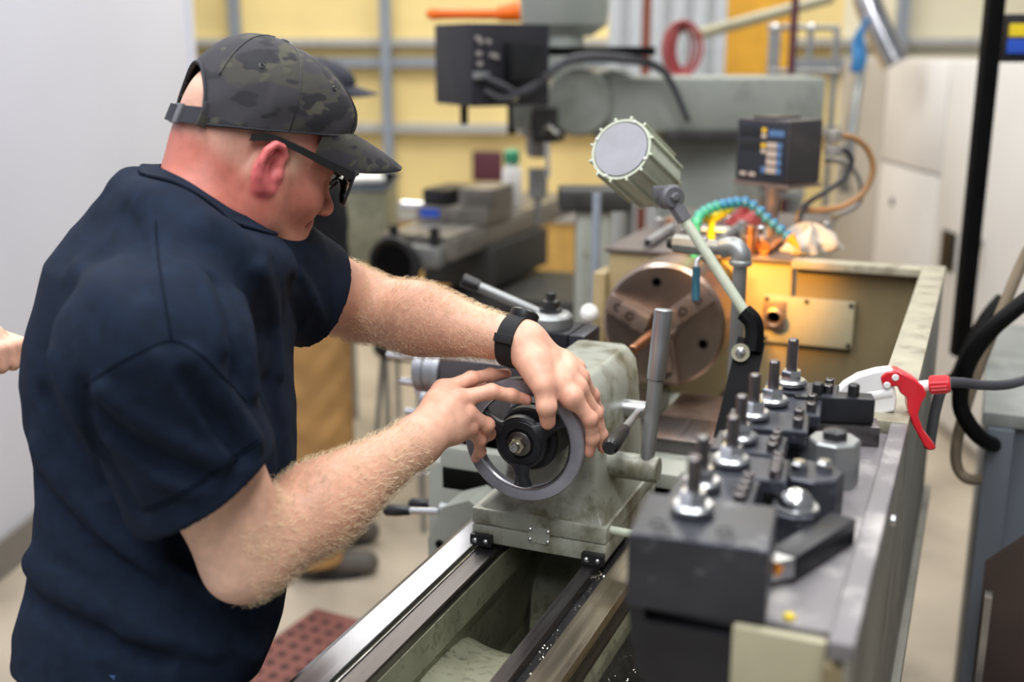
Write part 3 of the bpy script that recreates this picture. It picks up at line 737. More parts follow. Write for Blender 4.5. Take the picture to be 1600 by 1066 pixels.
FR = dict(index=(.0118, .0098, .0086, .0076), middle=(.0120, .0100, .0088, .0078), ring=(.0116, .0098, .0086, .0074), pinky=(.0106, .0086, .0076, .0068), thumb=(.0170, .0138, .0128, .0105))
def hand_f(p, H, Wr, back):
    kn = [H[k][0] for k in ('index', 'middle', 'ring', 'pinky')]
    pl = rcone(p, Wr, kn[0] - back * .004, .025, .0150)
    for k, r in zip(kn[1:], (.0150, .0145, .0135)): pl = smin(pl, rcone(p, Wr, k - back * .004, .024, r), .012)
    for a, b in ((0, 1), (1, 2), (2, 3)): pl = smin(pl, rcone(p, kn[a] * .75 + Wr * .25, kn[b] * .75 + Wr * .25, .016, .016), .012)
    th = H['thumb']; pl = smin(pl, rcone(p, Wr * .75 + th[0] * .25, th[0], .022, .0175), .018)
    pl = smin(pl, rcone(p, th[0], th[1] * .5 + th[0] * .5, .017, .0165), .015)
    d = pl
    for k in ('index', 'middle', 'ring', 'pinky', 'thumb'):
        pts = H[k]; f = chain(p, pts, FR[k], .004)
        for j in (1, 2): f = smin(f, ellip(p, pts[j] + back * .0005, (FR[k][j] * 1.03,) * 3), .005)     # knuckles
        if k != 'thumb': f = smin(f, ellip(p, pts[0] + back * .003, (.0105, .0105, .0105)), .008)
        d = np.minimum(d, smin(pl, f, .009 if k != 'thumb' else .014))
    return d
back_R = unit(-ray(700, 640) + UPC * .15); back_L = unit(-ray(870, 570) * .8 + UPC * .6 + RT * .3)
def arm_f(p, S, E, W, ls):
    u = unit(E - S); f = unit(W - E); side = unit(np.cross(u, f))
    d = rcone(p, S, E, .060, .046); d = smin(d, rcone(p, S * .55 + E * .45 + side * 0, S * .2 + E * .8, .052, .046), .03)
    fl = unit(np.cross(f, side))
    a = rcone(p, E, E * .62 + W * .38, .044, .0475, fl, .96); a = smin(a, rcone(p, E * .62 + W * .38, W, .046, .0275, fl, 1.12), .03)
    a = smin(a, rcone(p, E * .9 + W * .1 + fl * .012, E * .45 + W * .55 + fl * .006, .036, .034), .03)
    a = smin(a, ellip(p, E - f * .02 - u * -.012, (.036, .036, .036)), .02)
    return smin(d, a, .03)
def skin_rarm(p): return smin(arm_f(p, S_R, E_R, W_R, 1), hand_f(p, RH, W_R, back_R), .018)
def skin_larm(p): return smin(arm_f(p, S_L, E_L, W_L, 1), hand_f(p, LH, W_L, back_L), .018)

def bounds(pts, pad): p = np.array(pts); return p.min(0) - pad, p.max(0) + pad
parts_v = []; parts_f = []; parts_c = []; off = 0
SK = dict(arm=lin((216, 168, 144)), red=lin((182, 106, 90)), face=lin((194, 128, 110)), pale=lin((228, 184, 160)), ear=lin((206, 104, 104)), knuck=lin((220, 138, 116)), stub=lin((196, 148, 128)), lip=lin((186, 104, 96)), nail=lin((232, 172, 156)), tip=lin((222, 140, 118)))
def mix(c, col, m): return c * (1 - m[:, None]) + np.array(col) * m[:, None]
# head + neck + shoulders
lo, hi = bounds([H0, NB, H0 + V(0, 0, .1)], .16); lo[2] = NB[2] - .12
v, f = mesh_sdf(skin_head, lo, hi, .0026); v = relax(v, f, 1, .4)
q = (v - H0) @ HR / HS
c = np.tile(np.array(SK['face']), (len(v), 1))
c = mix(c, SK['pale'], sstep(q[:, 2], .02, .05) * sstep(-q[:, 0], -.03, .02))                    # shaved scalp above the sunburn
c = mix(c, SK['stub'], .7 * sstep(q[:, 2] + .25 * q[:, 0], -.035, -.015) * sstep(-q[:, 0], .012, .035) * (1 - sstep(q[:, 2], .05, .07)))
c = mix(c, SK['red'], sstep(-q[:, 2] - .35 * q[:, 0], .012, .04) * sstep(-q[:, 0], -.06, .0))                   # neck
c = mix(c, SK['red'], .6 * np.exp(-(((q[:, 0] - .055) / .03) ** 2 + ((q[:, 2] + .015) / .03) ** 2)))
ear = sstep(np.abs(q[:, 1]), .077, .083) * sstep(-np.sqrt(((q[:, 0] + .009) / .024) ** 2 + ((q[:, 2] - .004) / .040) ** 2), -1.12, -.9)
c = mix(c, SK['ear'], ear)
c = mix(c, SK['pale'], .75 * np.exp(-(((q[:, 0] - .022) / .012) ** 2 + ((q[:, 2] - .022) / .016) ** 2)) * (np.abs(q[:, 1]) > .05))   # fair sideburn
jaw = sstep(-q[:, 2], .035, .06) * sstep(q[:, 0], .0, .03); c = mix(c, lin((196, 138, 116)), .6 * jaw)
lipm = np.exp(-((q[:, 2] + .043) / .008) ** 2) * sstep(q[:, 0], .086, .094); c = mix(c, SK['lip'], .6 * lipm)
nose = sstep(q[:, 0], .104, .115); c = mix(c, lin((212, 122, 106)), .5 * nose)
parts_v.append(v); parts_f.append(f); parts_c.append(c); off = len(v)
def add_arm(fun, S, E, W, H, back, h=.0022):
    global off
    allp = [S * .5 + E * .5, E, W] + [x for k in H.values() for x in k]
    lo, hi = bounds(allp, .075)
    v, f = mesh_sdf(fun, lo, hi, h); v = relax(v, f, 1, .35)
    c = np.tile(np.array(SK['arm']), (len(v), 1))
    t = np.clip((v - E) @ (W - E) / ((W - E) @ (W - E)), -1, 2)
    c = mix(c, lin((210, 152, 126)), .6 * np.exp(-((t - .45) / .3) ** 2))
    c = mix(c, lin((236, 196, 172)), .7 * (1 - sstep(t, -.25, .12)))
    c = mix(c, lin((232, 178, 152)), .7 * sstep(t, .9, 1.1))
    for k, pts in H.items():
        for j, wd, am in ((0, .011, .45), (1, .010, .5), (2, .008, .3)): c = mix(c, SK['knuck'], am * np.exp(-(((v - pts[j]) ** 2).sum(1)) / (2 * wd ** 2)))
        ti = pts[3]; dv = unit(pts[3] - pts[2]); c = mix(c, SK['tip'], .7 * np.exp(-(((v - ti) ** 2).sum(1)) / (2 * .009 ** 2)))
        nl = ti + back * FR[k][3] * .9 + dv * .002; dn = v - nl; c = mix(c, SK['nail'], (sstep(-np.sqrt((dn ** 2).sum(1)), -.0062, -.0052)))
    parts_v.append(v); parts_f.append(f + off); parts_c.append(c); off += len(v)
    return v, f
armR = add_arm(skin_rarm, S_R, E_R, W_R, RH, back_R)
armL = add_arm(skin_larm, S_L, E_L, W_L, LH, back_L)

# ---------------- t-shirt
rows = [(1090, 22, 400), (1040, 32, 412), (960, 38, 440), (900, 55, 450), (830, 66, 457), (760, 72, 460), (700, 70, 460), (640, 57, 458), (580, 51, 452), (520, 56, 445), (460, 74, 428), (400, 88, 405), (350, 124, 365), (310, 168, 320), (288, 205, 270)]
hdp = [.145, .145, .145, .143, .140, .140, .142, .148, .155, .162, .165, .152, .115, .07, .03]
DT = 1.43
cs_ = []; hw_ = []
for (y, a, b_) in rows: cs_.append(at((a + b_) / 2, y, DT)); hw_.append((b_ - a) / 2 / F * DT)
cs_ = np.array(cs_)[::-1]; hw_ = np.array(hw_)[::-1]; hd_ = np.array(hdp)[::-1]
zs = cs_[::-1, 2]; TX = cs_[::-1, 0]; TY = cs_[::-1, 1]; HWv = hw_[::-1]; HDv = hd_[::-1]     # ascending in z
bf = unit(RT * math.cos(.06) + FH * math.sin(.06)); bl = V(-bf[1], bf[0], 0)
HEMZ = .945
uR = unit(E_R - S_R); uL = unit(E_L - S_L)
hemR = at(318, 758, 1.250); hemL = at(492, 462, 1.60)
def torso_f(p):
    z = p[:, 2]; cx = np.interp(z, zs, TX); cy = np.interp(z, zs, TY); a = np.interp(z, zs, HWv); b = np.interp(z, zs, HDv)
    dx = p[:, 0] - cx; dy = p[:, 1] - cy; u = dx * bf[0] + dy * bf[1]; v_ = dx * bl[0] + dy * bl[1]
    n = 2.35; k0 = (np.abs(u / a) ** n + np.abs(v_ / b) ** n) ** (1 / n)
    rr = np.sqrt(u * u + v_ * v_) + 1e-9; d = rr * (1 - 1 / np.maximum(k0, 1e-3)) * .93
    return np.maximum(d, z - zs[-1] - .005)
def shirt0(p):
    d = torso_f(p)
    d = smin(d, rcone(p, S_R + V(0, 0, .0), S_R * .30 + NB * .70 - nax * .030, .084, .076), .09)
    d = smin(d, rcone(p, S_L, S_L * .35 + NB * .65 - nax * .035, .078, .072), .08)
    cl_ = [at(205, 312, 1.37), at(250, 330, 1.300), at(318, 372, 1.262), at(385, 408, 1.300), at(430, 418, 1.37)]
    d = smin(d, chain(p, cl_, [.026, .027, .027, .022, .016]), .07)
    sr = rcone(p, S_R, hemR, .086, .090); sr = np.maximum(sr, (p - hemR) @ unit(uR * .9 + (-ray(320, 760)) * .0 + RT * .2))
    kk_ = .010 + .05 * (1 - np.clip((p - S_R) @ (hemR - S_R) / ((hemR - S_R) @ (hemR - S_R)) * 1.25, 0, 1)); sl = rcone(p, S_L, hemL, .078, .078); sl = np.maximum(sl, (p - hemL) @ unit(uL + RT * .35 - UPC * .1))
    d = smin(d, sr, kk_); d = smin(d, sl, .03)
    ir = rcone(p, hemR - uR * .012, hemR + uR * .08, .072, .084); il = rcone(p, hemL - uL * .02, hemL + uL * .08, .064, .070)
    d = smax(d, -ir, .003); d = smax(d, -il, .003)
    hemz = HEMZ + .012 * np.sin(p[:, 0] * 9 + p[:, 1] * 6)
    return smax(d, hemz - p[:, 2], .006)
folds = [  # picture points along each fold, height, width
    ([(60, 700), (130, 790), (220, 868), (340, 930)], .010, .014), ([(62, 760), (140, 850), (250, 925)], -.008, .014),
    ([(48, 880), (120, 930), (230, 985), (330, 1010)], .010, .016), ([(40, 930), (130, 985), (250, 1030)], -.008, .015),
    ([(300, 850), (380, 900), (440, 910)], .008, .014), ([(270, 900), (360, 960), (430, 975)], -.007, .014), ([(200, 990), (300, 1000), (400, 1020)], .008, .016),
    ([(70, 620), (110, 700), (150, 760)], -.007, .014), ([(85, 560), (118, 640), (150, 700)], .007, .013),
    ([(372, 470), (388, 540), (392, 610)], .009, .013), ([(340, 440), (362, 520), (370, 590)], -.007, .012), ([(405, 420), (428, 500), (436, 580)], .007, .012), ([(420, 600), (440, 680), (446, 760)], -.006, .014),
    ([(160, 612), (240, 668), (345, 720)], .008, .012), ([(150, 640), (220, 705), (320, 748)], -.007, .011), ([(180, 690), (240, 745), (300, 770)], .006, .010),
    ([(300, 560), (352, 620), (400, 690)], .008, .012), ([(285, 590), (330, 650), (375, 715)], -.006, .011), ([(250, 560), (300, 640), (352, 722)], .005, .010),
    ([(130, 600), (150, 690), (215, 800)], -.006, .010), ([(470, 430), (490, 470), (505, 500)], .005, .009), ([(455, 440), (468, 490), (470, 515)], -.005, .009),
    ([(120, 420), (180, 470), (200, 560)], .004, .02), ([(300, 420), (330, 470), (345, 540)], .005, .014), ([(190, 330), (215, 380), (222, 450)], -.003, .016)]
FO = []
for pts, am, wd in folds:
    w3 = [trace(shirt0, x, y) for x, y in pts]; w3 = [x for x in w3 if x is not None]
    if len(w3) > 1: FO.append((catmull(w3, 3), am * 2.1, wd * .8))
FB = [(a.min(0) - 3 * w_, a.max(0) + 3 * w_) for a, _, w_ in FO]
def shirt_f(p):
    d = shirt0(p)
    for (pts, am, wd), (l_, h_) in zip(FO, FB):
        m = ((p > l_) & (p < h_)).all(1)
        if m.any(): dd = polydist(p[m], pts); d[m] -= am * np.exp(-(dd / wd) ** 2)
    nz = np.sin(p[:, 0] * 47 + 3 * np.sin(p[:, 2] * 23)) * np.sin(p[:, 1] * 41 + 2 * np.sin(p[:, 0] * 19)) * np.sin(p[:, 2] * 36 + 2 * np.sin(p[:, 1] * 27))
    return d - .0016 * nz
lo = np.array([min(TX) - .28, min(TY) - .26, HEMZ - .03]); hi = np.array([max(TX) + .36, max(TY) + .42, zs[-1] + .06])
lo = np.minimum(lo, bounds([S_R, S_L, hemR, hemL], .13)[0]); hi = np.maximum(hi, bounds([S_R, S_L, hemR, hemL], .13)[1]); lo[2] = HEMZ - .03
sv, sf = mesh_sdf(shirt_f, lo, hi, .0042, margin=.03); sv = relax(sv, sf, 1, .5)
SH = mesh_obj('t_shirt', sv, sf, 'shirt_navy', PM, 180)
# collar: where the neck leaves the shirt
col = []; ca, cb, _ = frame(nax)
for t in np.linspace(0, 2 * PI, 48, endpoint=False):
    e = ca * math.cos(t) + cb * math.sin(t); best = None
    for s in np.linspace(.17, -.10, 90):
        c0 = NB + nax * s; lo_, hi_ = .02, .16
        for _ in range(14):
            md = (lo_ + hi_) / 2
            if neck_f((c0 + e * md)[None])[0] < 0: lo_ = md
            else: hi_ = md
        x = c0 + e * lo_
        if shirt0(x[None])[0] < .001: best = x + e * .003; break
    if best is not None: col.append(best)
col = np.array(col)
for _ in range(3): col = (np.roll(col, 1, 0) + 2 * col + np.roll(col, -1, 0)) / 4
cg = G(); rings = []
nn = len(col)
def sgrad(x):
    e_ = .002; P_ = np.array([x + V(e_, 0, 0), x - V(e_, 0, 0), x + V(0, e_, 0), x - V(0, e_, 0), x + V(0, 0, e_), x - V(0, 0, e_)]); d_ = shirt0(P_); return unit(V(d_[0] - d_[1], d_[2] - d_[3], d_[4] - d_[5]))
def onto(x, lift):
    for _ in range(6): x = x - sgrad(x) * shirt0(x[None])[0] * .9
    return x + sgrad(x) * lift
outp = []
for i in range(nn):
    out = unit(col[i] - NB - nax * ((col[i] - NB) @ nax)); x = col[i].copy()
    for _ in range(5):
        x = onto(x + unit(out * .8 - nax * .5) * .0046, 0)
    outp.append(x)
outp = np.array(outp)
for _ in range(3): outp = (np.roll(outp, 1, 0) + 2 * outp + np.roll(outp, -1, 0)) / 4
for i in range(nn):
    a, b = col[i], onto(outp[i], .0); g_ = sgrad(b); m = onto((a + b) / 2, .0)
    gm = sgrad(m); rings.append([a - nax * .006, a + nax * .006 + gm * .002, a + nax * .005 + gm * .0055, m + gm * .0055, b + g_ * .0042, b + g_ * .001 , b - g_ * .003])
rings.append(rings[0]); cg.loft(rings, False); obj('collar', cg, 'shirt_rib', SH, 60)
sm = [onto(outp[i], .0022) for i in range(nn)]; obj('collar_seam', G().tube(sm, .0012, 6, True), 'seam_navy', SH, 180)
def seam(pts, r=.0011, name='seam', mat='seam_navy', fun=shirt_f, par=None, lift=.0004):
    w3 = [trace(fun, x, y) for x, y in pts]; w3 = [x for x in w3 if x is not None]
    if len(w3) < 2: return
    px_ = catmull(np.array(pts, float), 6); w3 = []
    for x, y in px_:
        t = trace(fun, x, y)
        if t is not None: w3.append(t - unit(t - CAM) * lift)
    obj(name, G().tube(w3, r, 6), mat, par or SH, 180)
seam([(243, 345), (247, 400), (256, 460), (268, 530)])
seam([(130, 606), (170, 576), (222, 548), (268, 532), (310, 552), (350, 590), (385, 628)])
seam([(222, 800), (262, 786), (320, 752), (372, 714), (408, 690)])
seam([(224, 794), (262, 780), (319, 747), (370, 709), (404, 686)], .0007)
# body object
bo_ = mesh_obj('body', np.concatenate(parts_v), np.concatenate(parts_f), 'skin', PM, 180); vcol(bo_, np.concatenate(parts_c))
# arm hair
def hair(name, V_, Fq, E, W, n, t0, t1, par, ln=.012):
    v, f = V_, Fq; tri = v[f[:, 0]]; nr = np.cross(v[f[:, 1]] - v[f[:, 0]], v[f[:, 3]] - v[f[:, 0]]); nr /= np.linalg.norm(nr, axis=1)[:, None] + 1e-12
    cen = v[f].mean(1); axis = unit(W - E); t = (cen - E) @ axis / np.linalg.norm(W - E)
    rad = cen - (E + np.outer((cen - E) @ axis, axis)); nr *= np.sign((nr * rad).sum(1))[:, None]
    dist = np.linalg.norm(rad, axis=1)
    ok = np.where((t > t0) & (t < t1) & (dist < .075))[0]
    vs = []; fs = []
    for i in rng.choice(ok, n):
        p = cen[i]; nn_ = nr[i]; L_ = ln * rng.uniform(.5, 1.25); tg = unit(axis * rng.uniform(.2, 1) + rng.normal(size=3) * .55); tg = unit(tg - nn_ * (tg @ nn_)); sd = np.cross(nn_, tg)
        k = len(vs); cu = rng.uniform(-1, 1)
        for j, s in enumerate((0, .35, .7, 1.0)):
            c_ = p + nn_ * L_ * (.75 * s - .35 * s * s) + tg * L_ * (.6 * s) + sd * L_ * cu * .5 * s * s; r = .00017 * (1.15 - .8 * s)
            vs += [c_ + sd * r, c_ - sd * .5 * r + nn_ * r, c_ - sd * .5 * r - nn_ * r]
        for j in range(3):
            for m_ in range(3): a = k + j * 3 + m_; b2 = k + j * 3 + (m_ + 1) % 3; fs.append((a, b2, b2 + 3, a + 3))
    o = mesh_obj(name, np.array(vs), np.array(fs), 'hair_fair', par, 180); o['kind'] = 'stuff'
hair('arm_hair', *armR, E_R, W_R, 7000, -.12, .98, bo_, .013)
hair('arm_hair', *armL, E_L, W_L, 6000, -.05, .86, bo_, .013)

# ---------------- jeans, legs and boots (mostly below the frame)
hipc = V(np.interp(HEMZ, zs, TX), np.interp(HEMZ, zs, TY), HEMZ)
def pants_field(hip, fwd, left, zt, kneeb=.02, sp=.10, foot_dx=(0, 0), r=(.115, .095, .075)):
    def f(p):
        d = ellip(p, hip + V(0, 0, -.06), (.19, .19, .16), np.stack([fwd, left, UPZ], 1)) if False else rcone(p, hip + V(0, 0, .03) + left * .035, hip + V(0, 0, .03) - left * .035, .098, .098)
        for s in (-1, 1):
            hp_ = hip + left * s * sp + V(0, 0, -.06); kn_ = hip + left * s * sp * 1.15 + fwd * kneeb + V(0, 0, -.06 - (hip[2] - .06) * .48); ft = hip + left * s * sp * 1.25 - fwd * .01; ft = V(ft[0], ft[1], .07)
            d = smin(d, np.minimum(rcone(p, hp_, kn_, r[0], r[1]), rcone(p, kn_, ft, r[1], r[2])), .04)
        d = d - .004 * np.sin(p[:, 2] * 55 + 4 * np.sin(p[:, 0] * 18)) * np.sin(p[:, 1] * 22 + p[:, 0] * 17)
        return np.maximum(np.maximum(d, p[:, 2] - zt), .055 - p[:, 2])
    return f
def shoes(hip, fwd, left, par, sp=.125, mat='shoe_grey'):
    for s in (-1, 1):
        c0 = hip + left * s * sp; c0 = V(c0[0], c0[1], 0)
        def sf_(p):
            d = rcone(p, c0 - fwd * .05 + V(0, 0, .052), c0 + fwd * .15 + V(0, 0, .04), .046, .040); d = smin(d, rcone(p, c0 - fwd * .03 + V(0, 0, .10), c0 - fwd * .04 + V(0, 0, .05), .048, .046), .03)
            return smax(d, .012 - p[:, 2], .004)
        lo, hi = bounds([c0 - fwd * .06, c0 + fwd * .16 + V(0, 0, .11)], .06); lo[2] = 0
        v, f = mesh_sdf(sf_, lo, hi, .008); so = mesh_obj('shoe', v, f, mat, par, 180)
        ring = [c0 + fwd * x + left * y for x, y in [(.195 * math.cos(t) * .55 + .05 + .0, .048 * math.sin(t)) for t in np.linspace(0, 2 * PI, 24, endpoint=False)]]
        obj('sole', G().loft([[r_ + V(0, 0, .001) for r_ in ring], [r_ + V(0, 0, .022) for r_ in ring]]), 'shoe_sole', so, 40)
pf = pants_field(hipc, bf, bl, HEMZ + .05, sp=.055, r=(.088, .085, .075))
lo, hi = bounds([hipc, V(hipc[0], hipc[1], .03)], .30)
v, f = mesh_sdf(pf, V(lo[0], lo[1], .02), V(hi[0], hi[1], HEMZ + .09), .010); mesh_obj('jeans', v, f, 'denim', PM, 180)
shoes(hipc, bf, bl, PM)

# ---------------- cap
def band_u(fv): return .046 + .28 * fv + .9 * np.maximum(0, fv - .06) * .3
CT = .160
def crown_pt(phi, t):
    """phi 0 = front, t 0 band .. 1 top"""
    cf, sl = math.cos(phi), math.sin(phi); a = .113 if cf > 0 else .104; bl_ = .0875
    r = (1 - t ** 2.5) ** (1 / 2.3); f0 = a * cf; z0 = .050 + .36 * f0
    puff = 1 + .035 * math.sin(PI * min(1, t * 1.3)) * (1.0 if cf > -.3 else .4) + .010 * math.sin(5 * phi + 9 * t) * (1 - t) + .006 * math.sin(11 * phi - 14 * t) * (1 - t)
    return V(-.006 + f0 * r * puff - .012 * t, bl_ * sl * r * puff, z0 * (1 - t) + (CT) * t)
NP_, NT_ = 144, 44
cv = []; cfc = []
for j in range(NT_ + 1):
    for i in range(NP_): cv.append(hp(*crown_pt(2 * PI * i / NP_, min(.9995, (j / NT_) ** .9))))
for j in range(NT_):
    for i in range(NP_):
        ph = 2 * PI * (i + .5) / NP_; dphi = abs((ph - PI + PI) % (2 * PI) - PI); t = ((j + .5) / NT_) ** .9
        back = abs(ph - PI)
        if (back / .60) ** 2 + (t / .52) ** 2 < 1: continue                   # arched opening above the strap
        i2 = (i + 1) % NP_; cfc.append((j * NP_ + i, j * NP_ + i2, (j + 1) * NP_ + i2, (j + 1) * NP_ + i))
CAPO = mesh_obj('cap', np.array(cv), cfc, 'camo_cloth', PM, 180)
m_ = CAPO.modifiers.new('thick', 'SOLIDIFY'); m_.thickness = .0022; m_.offset = -1
bnd = [hp(*(crown_pt(PI + .61 * math.cos(a), max(.0, .53 * math.sin(a))) * V(1.006, 1.006, 1.0))) for a in np.linspace(0, PI, 40)]
obj('opening_binding', G().tube(bnd, .0022, 8), 'cap_strap', CAPO, 180)
# visor
rings = []
for u_ in np.linspace(-1, 1, 29):
    ph = u_ * math.radians(66); b0 = crown_pt(ph, .0); ln = .086 * (1 - abs(u_) ** 2.6) ** .55 + .001; row = []
    for s in np.linspace(0, 1, 9):
        drop = .0 * s * ln + .030 * s * (u_ * 1.05) ** 2 + .12 * ln * s * s
        row.append(hp(b0[0] + s * ln * (1 - .06 * abs(u_)), b0[1] * (1 - .05 * s), b0[2] + .002 - drop))
    rings.append(row)
vg = G(); top = [np.array(r_) for r_ in rings]; nrm = HR[:, 2]
vg.loft([np.concatenate([r_ + nrm * .0016, (r_ - nrm * .0016)[::-1]]) for r_ in top], True, True)
obj('visor', vg, 'camo_cloth', CAPO, 50)
# back strap and buckle
sp_ = []
for ph in np.linspace(PI - .62, PI + .62, 25):
    p0 = crown_pt(ph, .0); sp_.append(p0 + V(-.0035 * math.cos(ph) * -1, 0, .0))
rings = []
for p0 in sp_:
    o_ = unit(V(p0[0] * .8, p0[1], 0)); a = V(p0[0], p0[1], p0[2]) + o_ * .0018
    rings.append([hp(*(a + V(0, 0, .0))), hp(*(a + V(0, 0, .021))), hp(*(a + V(0, 0, .021) - o_ * .002)), hp(*(a - o_ * .002))])
obj('strap', G().loft(rings), 'cap_strap', CAPO, 40)
pb = crown_pt(PI + .12, 0); obj('buckle', G().box(hp(pb[0] - .003, pb[1], pb[2] + .011), (.005, .026, .025), .0015, HR), 'joint_grey', CAPO)
pb = crown_pt(PI + .60, 0); obj('strap_loop', G().box(hp(pb[0] - .001, pb[1] - .002, pb[2] + .013), (.012, .006, .030), .002, HR), 'camo_cloth', CAPO)
for ph in (-PI / 2 + .02, -PI / 6 - .05, -5 * PI / 6 + .08, PI / 6):
    pts = [hp(*(crown_pt(ph, t) * V(1.004, 1.004, 1.002))) for t in np.linspace(.0 if abs(ph) < 2 else .45, .99, 24)]
    obj('panel_seam', G().tube(pts, .0009, 6), 'black_plastic', CAPO, 180)
for ph, t in ((-PI / 2 - .50, .62), (-PI / 2 + .55, .62), (0, .62)):
    p0 = crown_pt(ph, t); p1 = crown_pt(ph, t + .02); p2 = crown_pt(ph + .03, t); n_ = unit(np.cross(p2 - p0, p1 - p0)); n_ = n_ if n_ @ p0 > 0 else -n_
    rg = G(); rg.rev([(.0022, .0), (.0034, .0005), (.0036, .0014), (.0024, .0018), (.0016, .0004)], hp(*(p0 - n_ * .0006)), HR @ n_, 16); obj('eyelet', rg, 'black_plastic', CAPO)
obj('top_button', G().ell(hp(-.017, 0, CT + .0005), (.007, .007, .0035), rot=HR), 'camo_cloth', CAPO)
# band stitching edge
pts = [hp(*(crown_pt(ph, .012) * V(1.003, 1.003, 1))) for ph in np.linspace(-PI + .66, -.9, 40)]
obj('band_edge', G().tube(pts, .0013, 6), 'cap_strap', CAPO, 180)

# ---------------- glasses
GLs = thing('glasses_root', '', '')
bpy.data.objects.remove(GLs)
fr = G(); lensg = None
def lens_pt(a, b):      # a: 0 nose .. 1 temple ; b: -1 bottom .. 1 top
    y = .010 + .062 * a; x = .1200 - .017 * a ** 2.0; z = .024 + b * .0215 * (1 - .22 * (1 - a) ** 2) - .002 * b * b + .008 * (1 if b > 0 else 0) * 0
    return x, y, z
frame_parts = G(); lenses = []
for s in (-1, 1):
    loop = [(.02, .55), (.05, .95), (.5, 1), (1, 1), (1.02, .2), (.93, -.75), (.72, -1), (.38, -.98), (.15, -.55)]
    lp = catmull(np.array([lens_pt(a, b) for a, b in loop]), 5, True); lp = np.array([hp(x, s * y, z) for x, y, z in lp])
    frame_parts.tube(lp, .0019, 8, True)
    top = np.array([hp(*(np.array(lens_pt(a, 1.0)) * V(1, s, 1) + V(.001, 0, .001))) for a in np.linspace(0, 1.02, 12)]); frame_parts.tube(top, .0036, 8)
    lv = []; lf = []
    cx = np.mean(lp, 0); n = len(lp); lv = [cx + HR[:, 0] * .001] + list(lp * .985 + cx * .015); lenses.append((np.array(lv), [(0, 1 + i, 1 + (i + 1) % n) for i in range(n)]))
    # temple arm
    rings = []
    for (x, y, z, hh) in ((.1035, .0730, .0375, .0052), (.085, .0775, .0372, .0050), (.055, .0815, .0372, .0045), (.02, .0850, .0385, .0042), (-.012, .0835, .0385, .0040), (-.030, .0825, .034, .0048), (-.042, .0805, .028, .0045)):
        c_ = hp(x, s * y, z); rings.append([c_ + HR[:, 1] * a * .0022 + HR[:, 2] * b * hh for a, b in ((-1, -1), (1, -1), (1, 1), (-1, 1))])
    frame_parts.loft(rings)
br = np.array([hp(.120, y, .026 + .006 * math.cos(y * 140)) for y in np.linspace(-.013, .013, 7)]); frame_parts.tube(br, .003, 8)
GF = obj('glasses_frame', frame_parts, 'black_plastic', PM, 40)
for lv, lf in lenses: 
    lo_ = mesh_obj('lens', lv, lf, 'lens_glass', GF, 180); md = lo_.modifiers.new('thick', 'SOLIDIFY'); md.thickness = .0018

# ---------------- wrist watch
wc = W_L - fL * .012; wa, wb, _ = frame(fL); best = []
for t in np.linspace(0, 2 * PI, 40, endpoint=False):
    e = wa * math.cos(t) + wb * math.sin(t); lo_, hi_ = .01, .07
    for _ in range(14):
        md = (lo_ + hi_) / 2
        if skin_larm((wc + e * md)[None])[0] < 0: lo_ = md
        else: hi_ = md
    best.append((e, lo_))
rings = []
tilt = unit(fL * 1.0)
for e, r_ in best + best[:1]:
    rings.append([wc + e * (r_ + o) + fL * l_ for o, l_ in ((-.001, -.0125), (.0032, -.0125), (.004, 0), (.0032, .0125), (-.001, .0125))])
WB = obj('watch_strap', G().loft(rings, False), 'watch_band', PM, 50)
ew = unit(UPC * .9 + RT * .12 + FW * .25); ew = unit(ew - fL * (ew @ fL)); rw = min(best, key=lambda q_: -(q_[0] @ ew))[1]
wf = G(); wf.rev([(.0195, -.002), (.0205, .002), (.0205, .008), (.018, .0105), (.016, .0105), (.0155, .0095)], wc + ew * (rw + .001), ew, 32); obj('watch_case', wf, 'black_plastic', WB)
rings = []
for e, r_ in best:
    k_ = e @ unit(-ray(800, 530))
    if .2 < k_: rings.append((k_, e, r_))
if rings:
    k_, e, r_ = max(rings, key=lambda z_: z_[0]); tgv = np.cross(fL, e)
    obj('strap_keeper', G().box(wc + e * (r_ + .0045) + tgv * .0, (.006, .012, .027), .001, np.stack([e, tgv, fL], 1)), 'watch_band', WB)
# ------------------------------------------------------------------ tool tray and tool holders on the splash guard
TT = thing('tool_tray', 'grey steel tool tray on the rear splash guard with cream end plate', 'tray', (.42, 1.05, 1.225))
obj('shelf', G().bb(.340, .4855, .838, 1.350, 1.226, 1.238, .002), 'tray_grey', TT)
obj('end_plate', G().bb(.412, .4845, .819, .829, 1.10, 1.2375, .003), 'cream_plate', TT)
obj('support_block', G().prism([(.324, 1.236), (.339, 1.236), (.339, 1.225), (.411, 1.225), (.411, 1.06), (.385, 1.11), (.333, 1.18)], (0, .824, 0), (1, 0, 0), (0, 0, 1), (0, .06, 0)), 'black_oxide', TT, 30)
obj('support_bracket', G().prism([(.345, 1.225), (.4855, 1.225), (.4855, 1.10)], (0, 1.30, 0), (1, 0, 0), (0, 0, 1), (0, .02, 0)), 'black_oxide', TT, 30)
obj('edge_screw', G().ell((.478, .818, 1.15), (.006, .004, .006)), 'white_plastic', TT)
def stud(par, x, y, z, h=.032, r=.0062, nr=.0125, cr=.0185, mat='worn_steel'):
    obj('stud', G().cyl((x, y, z), (x, y, z + h + .018), r, r, 16, .0015), mat, par)
    g = G(); g.rev([(cr * .8, 0), (cr, .003), (cr, .007), (cr * .86, .0095), (nr, .0095)], (x, y, z), (0, 0, 1), 28); obj('knurled_collar', g, 'zinc', par)
    g = G(); g.rev([(nr, .0095), (nr, .018), (nr * .86, .0205), (r, .0205)], (x, y, z), (0, 0, 1), 6); obj('hex_nut', g, 'bright_steel', par)
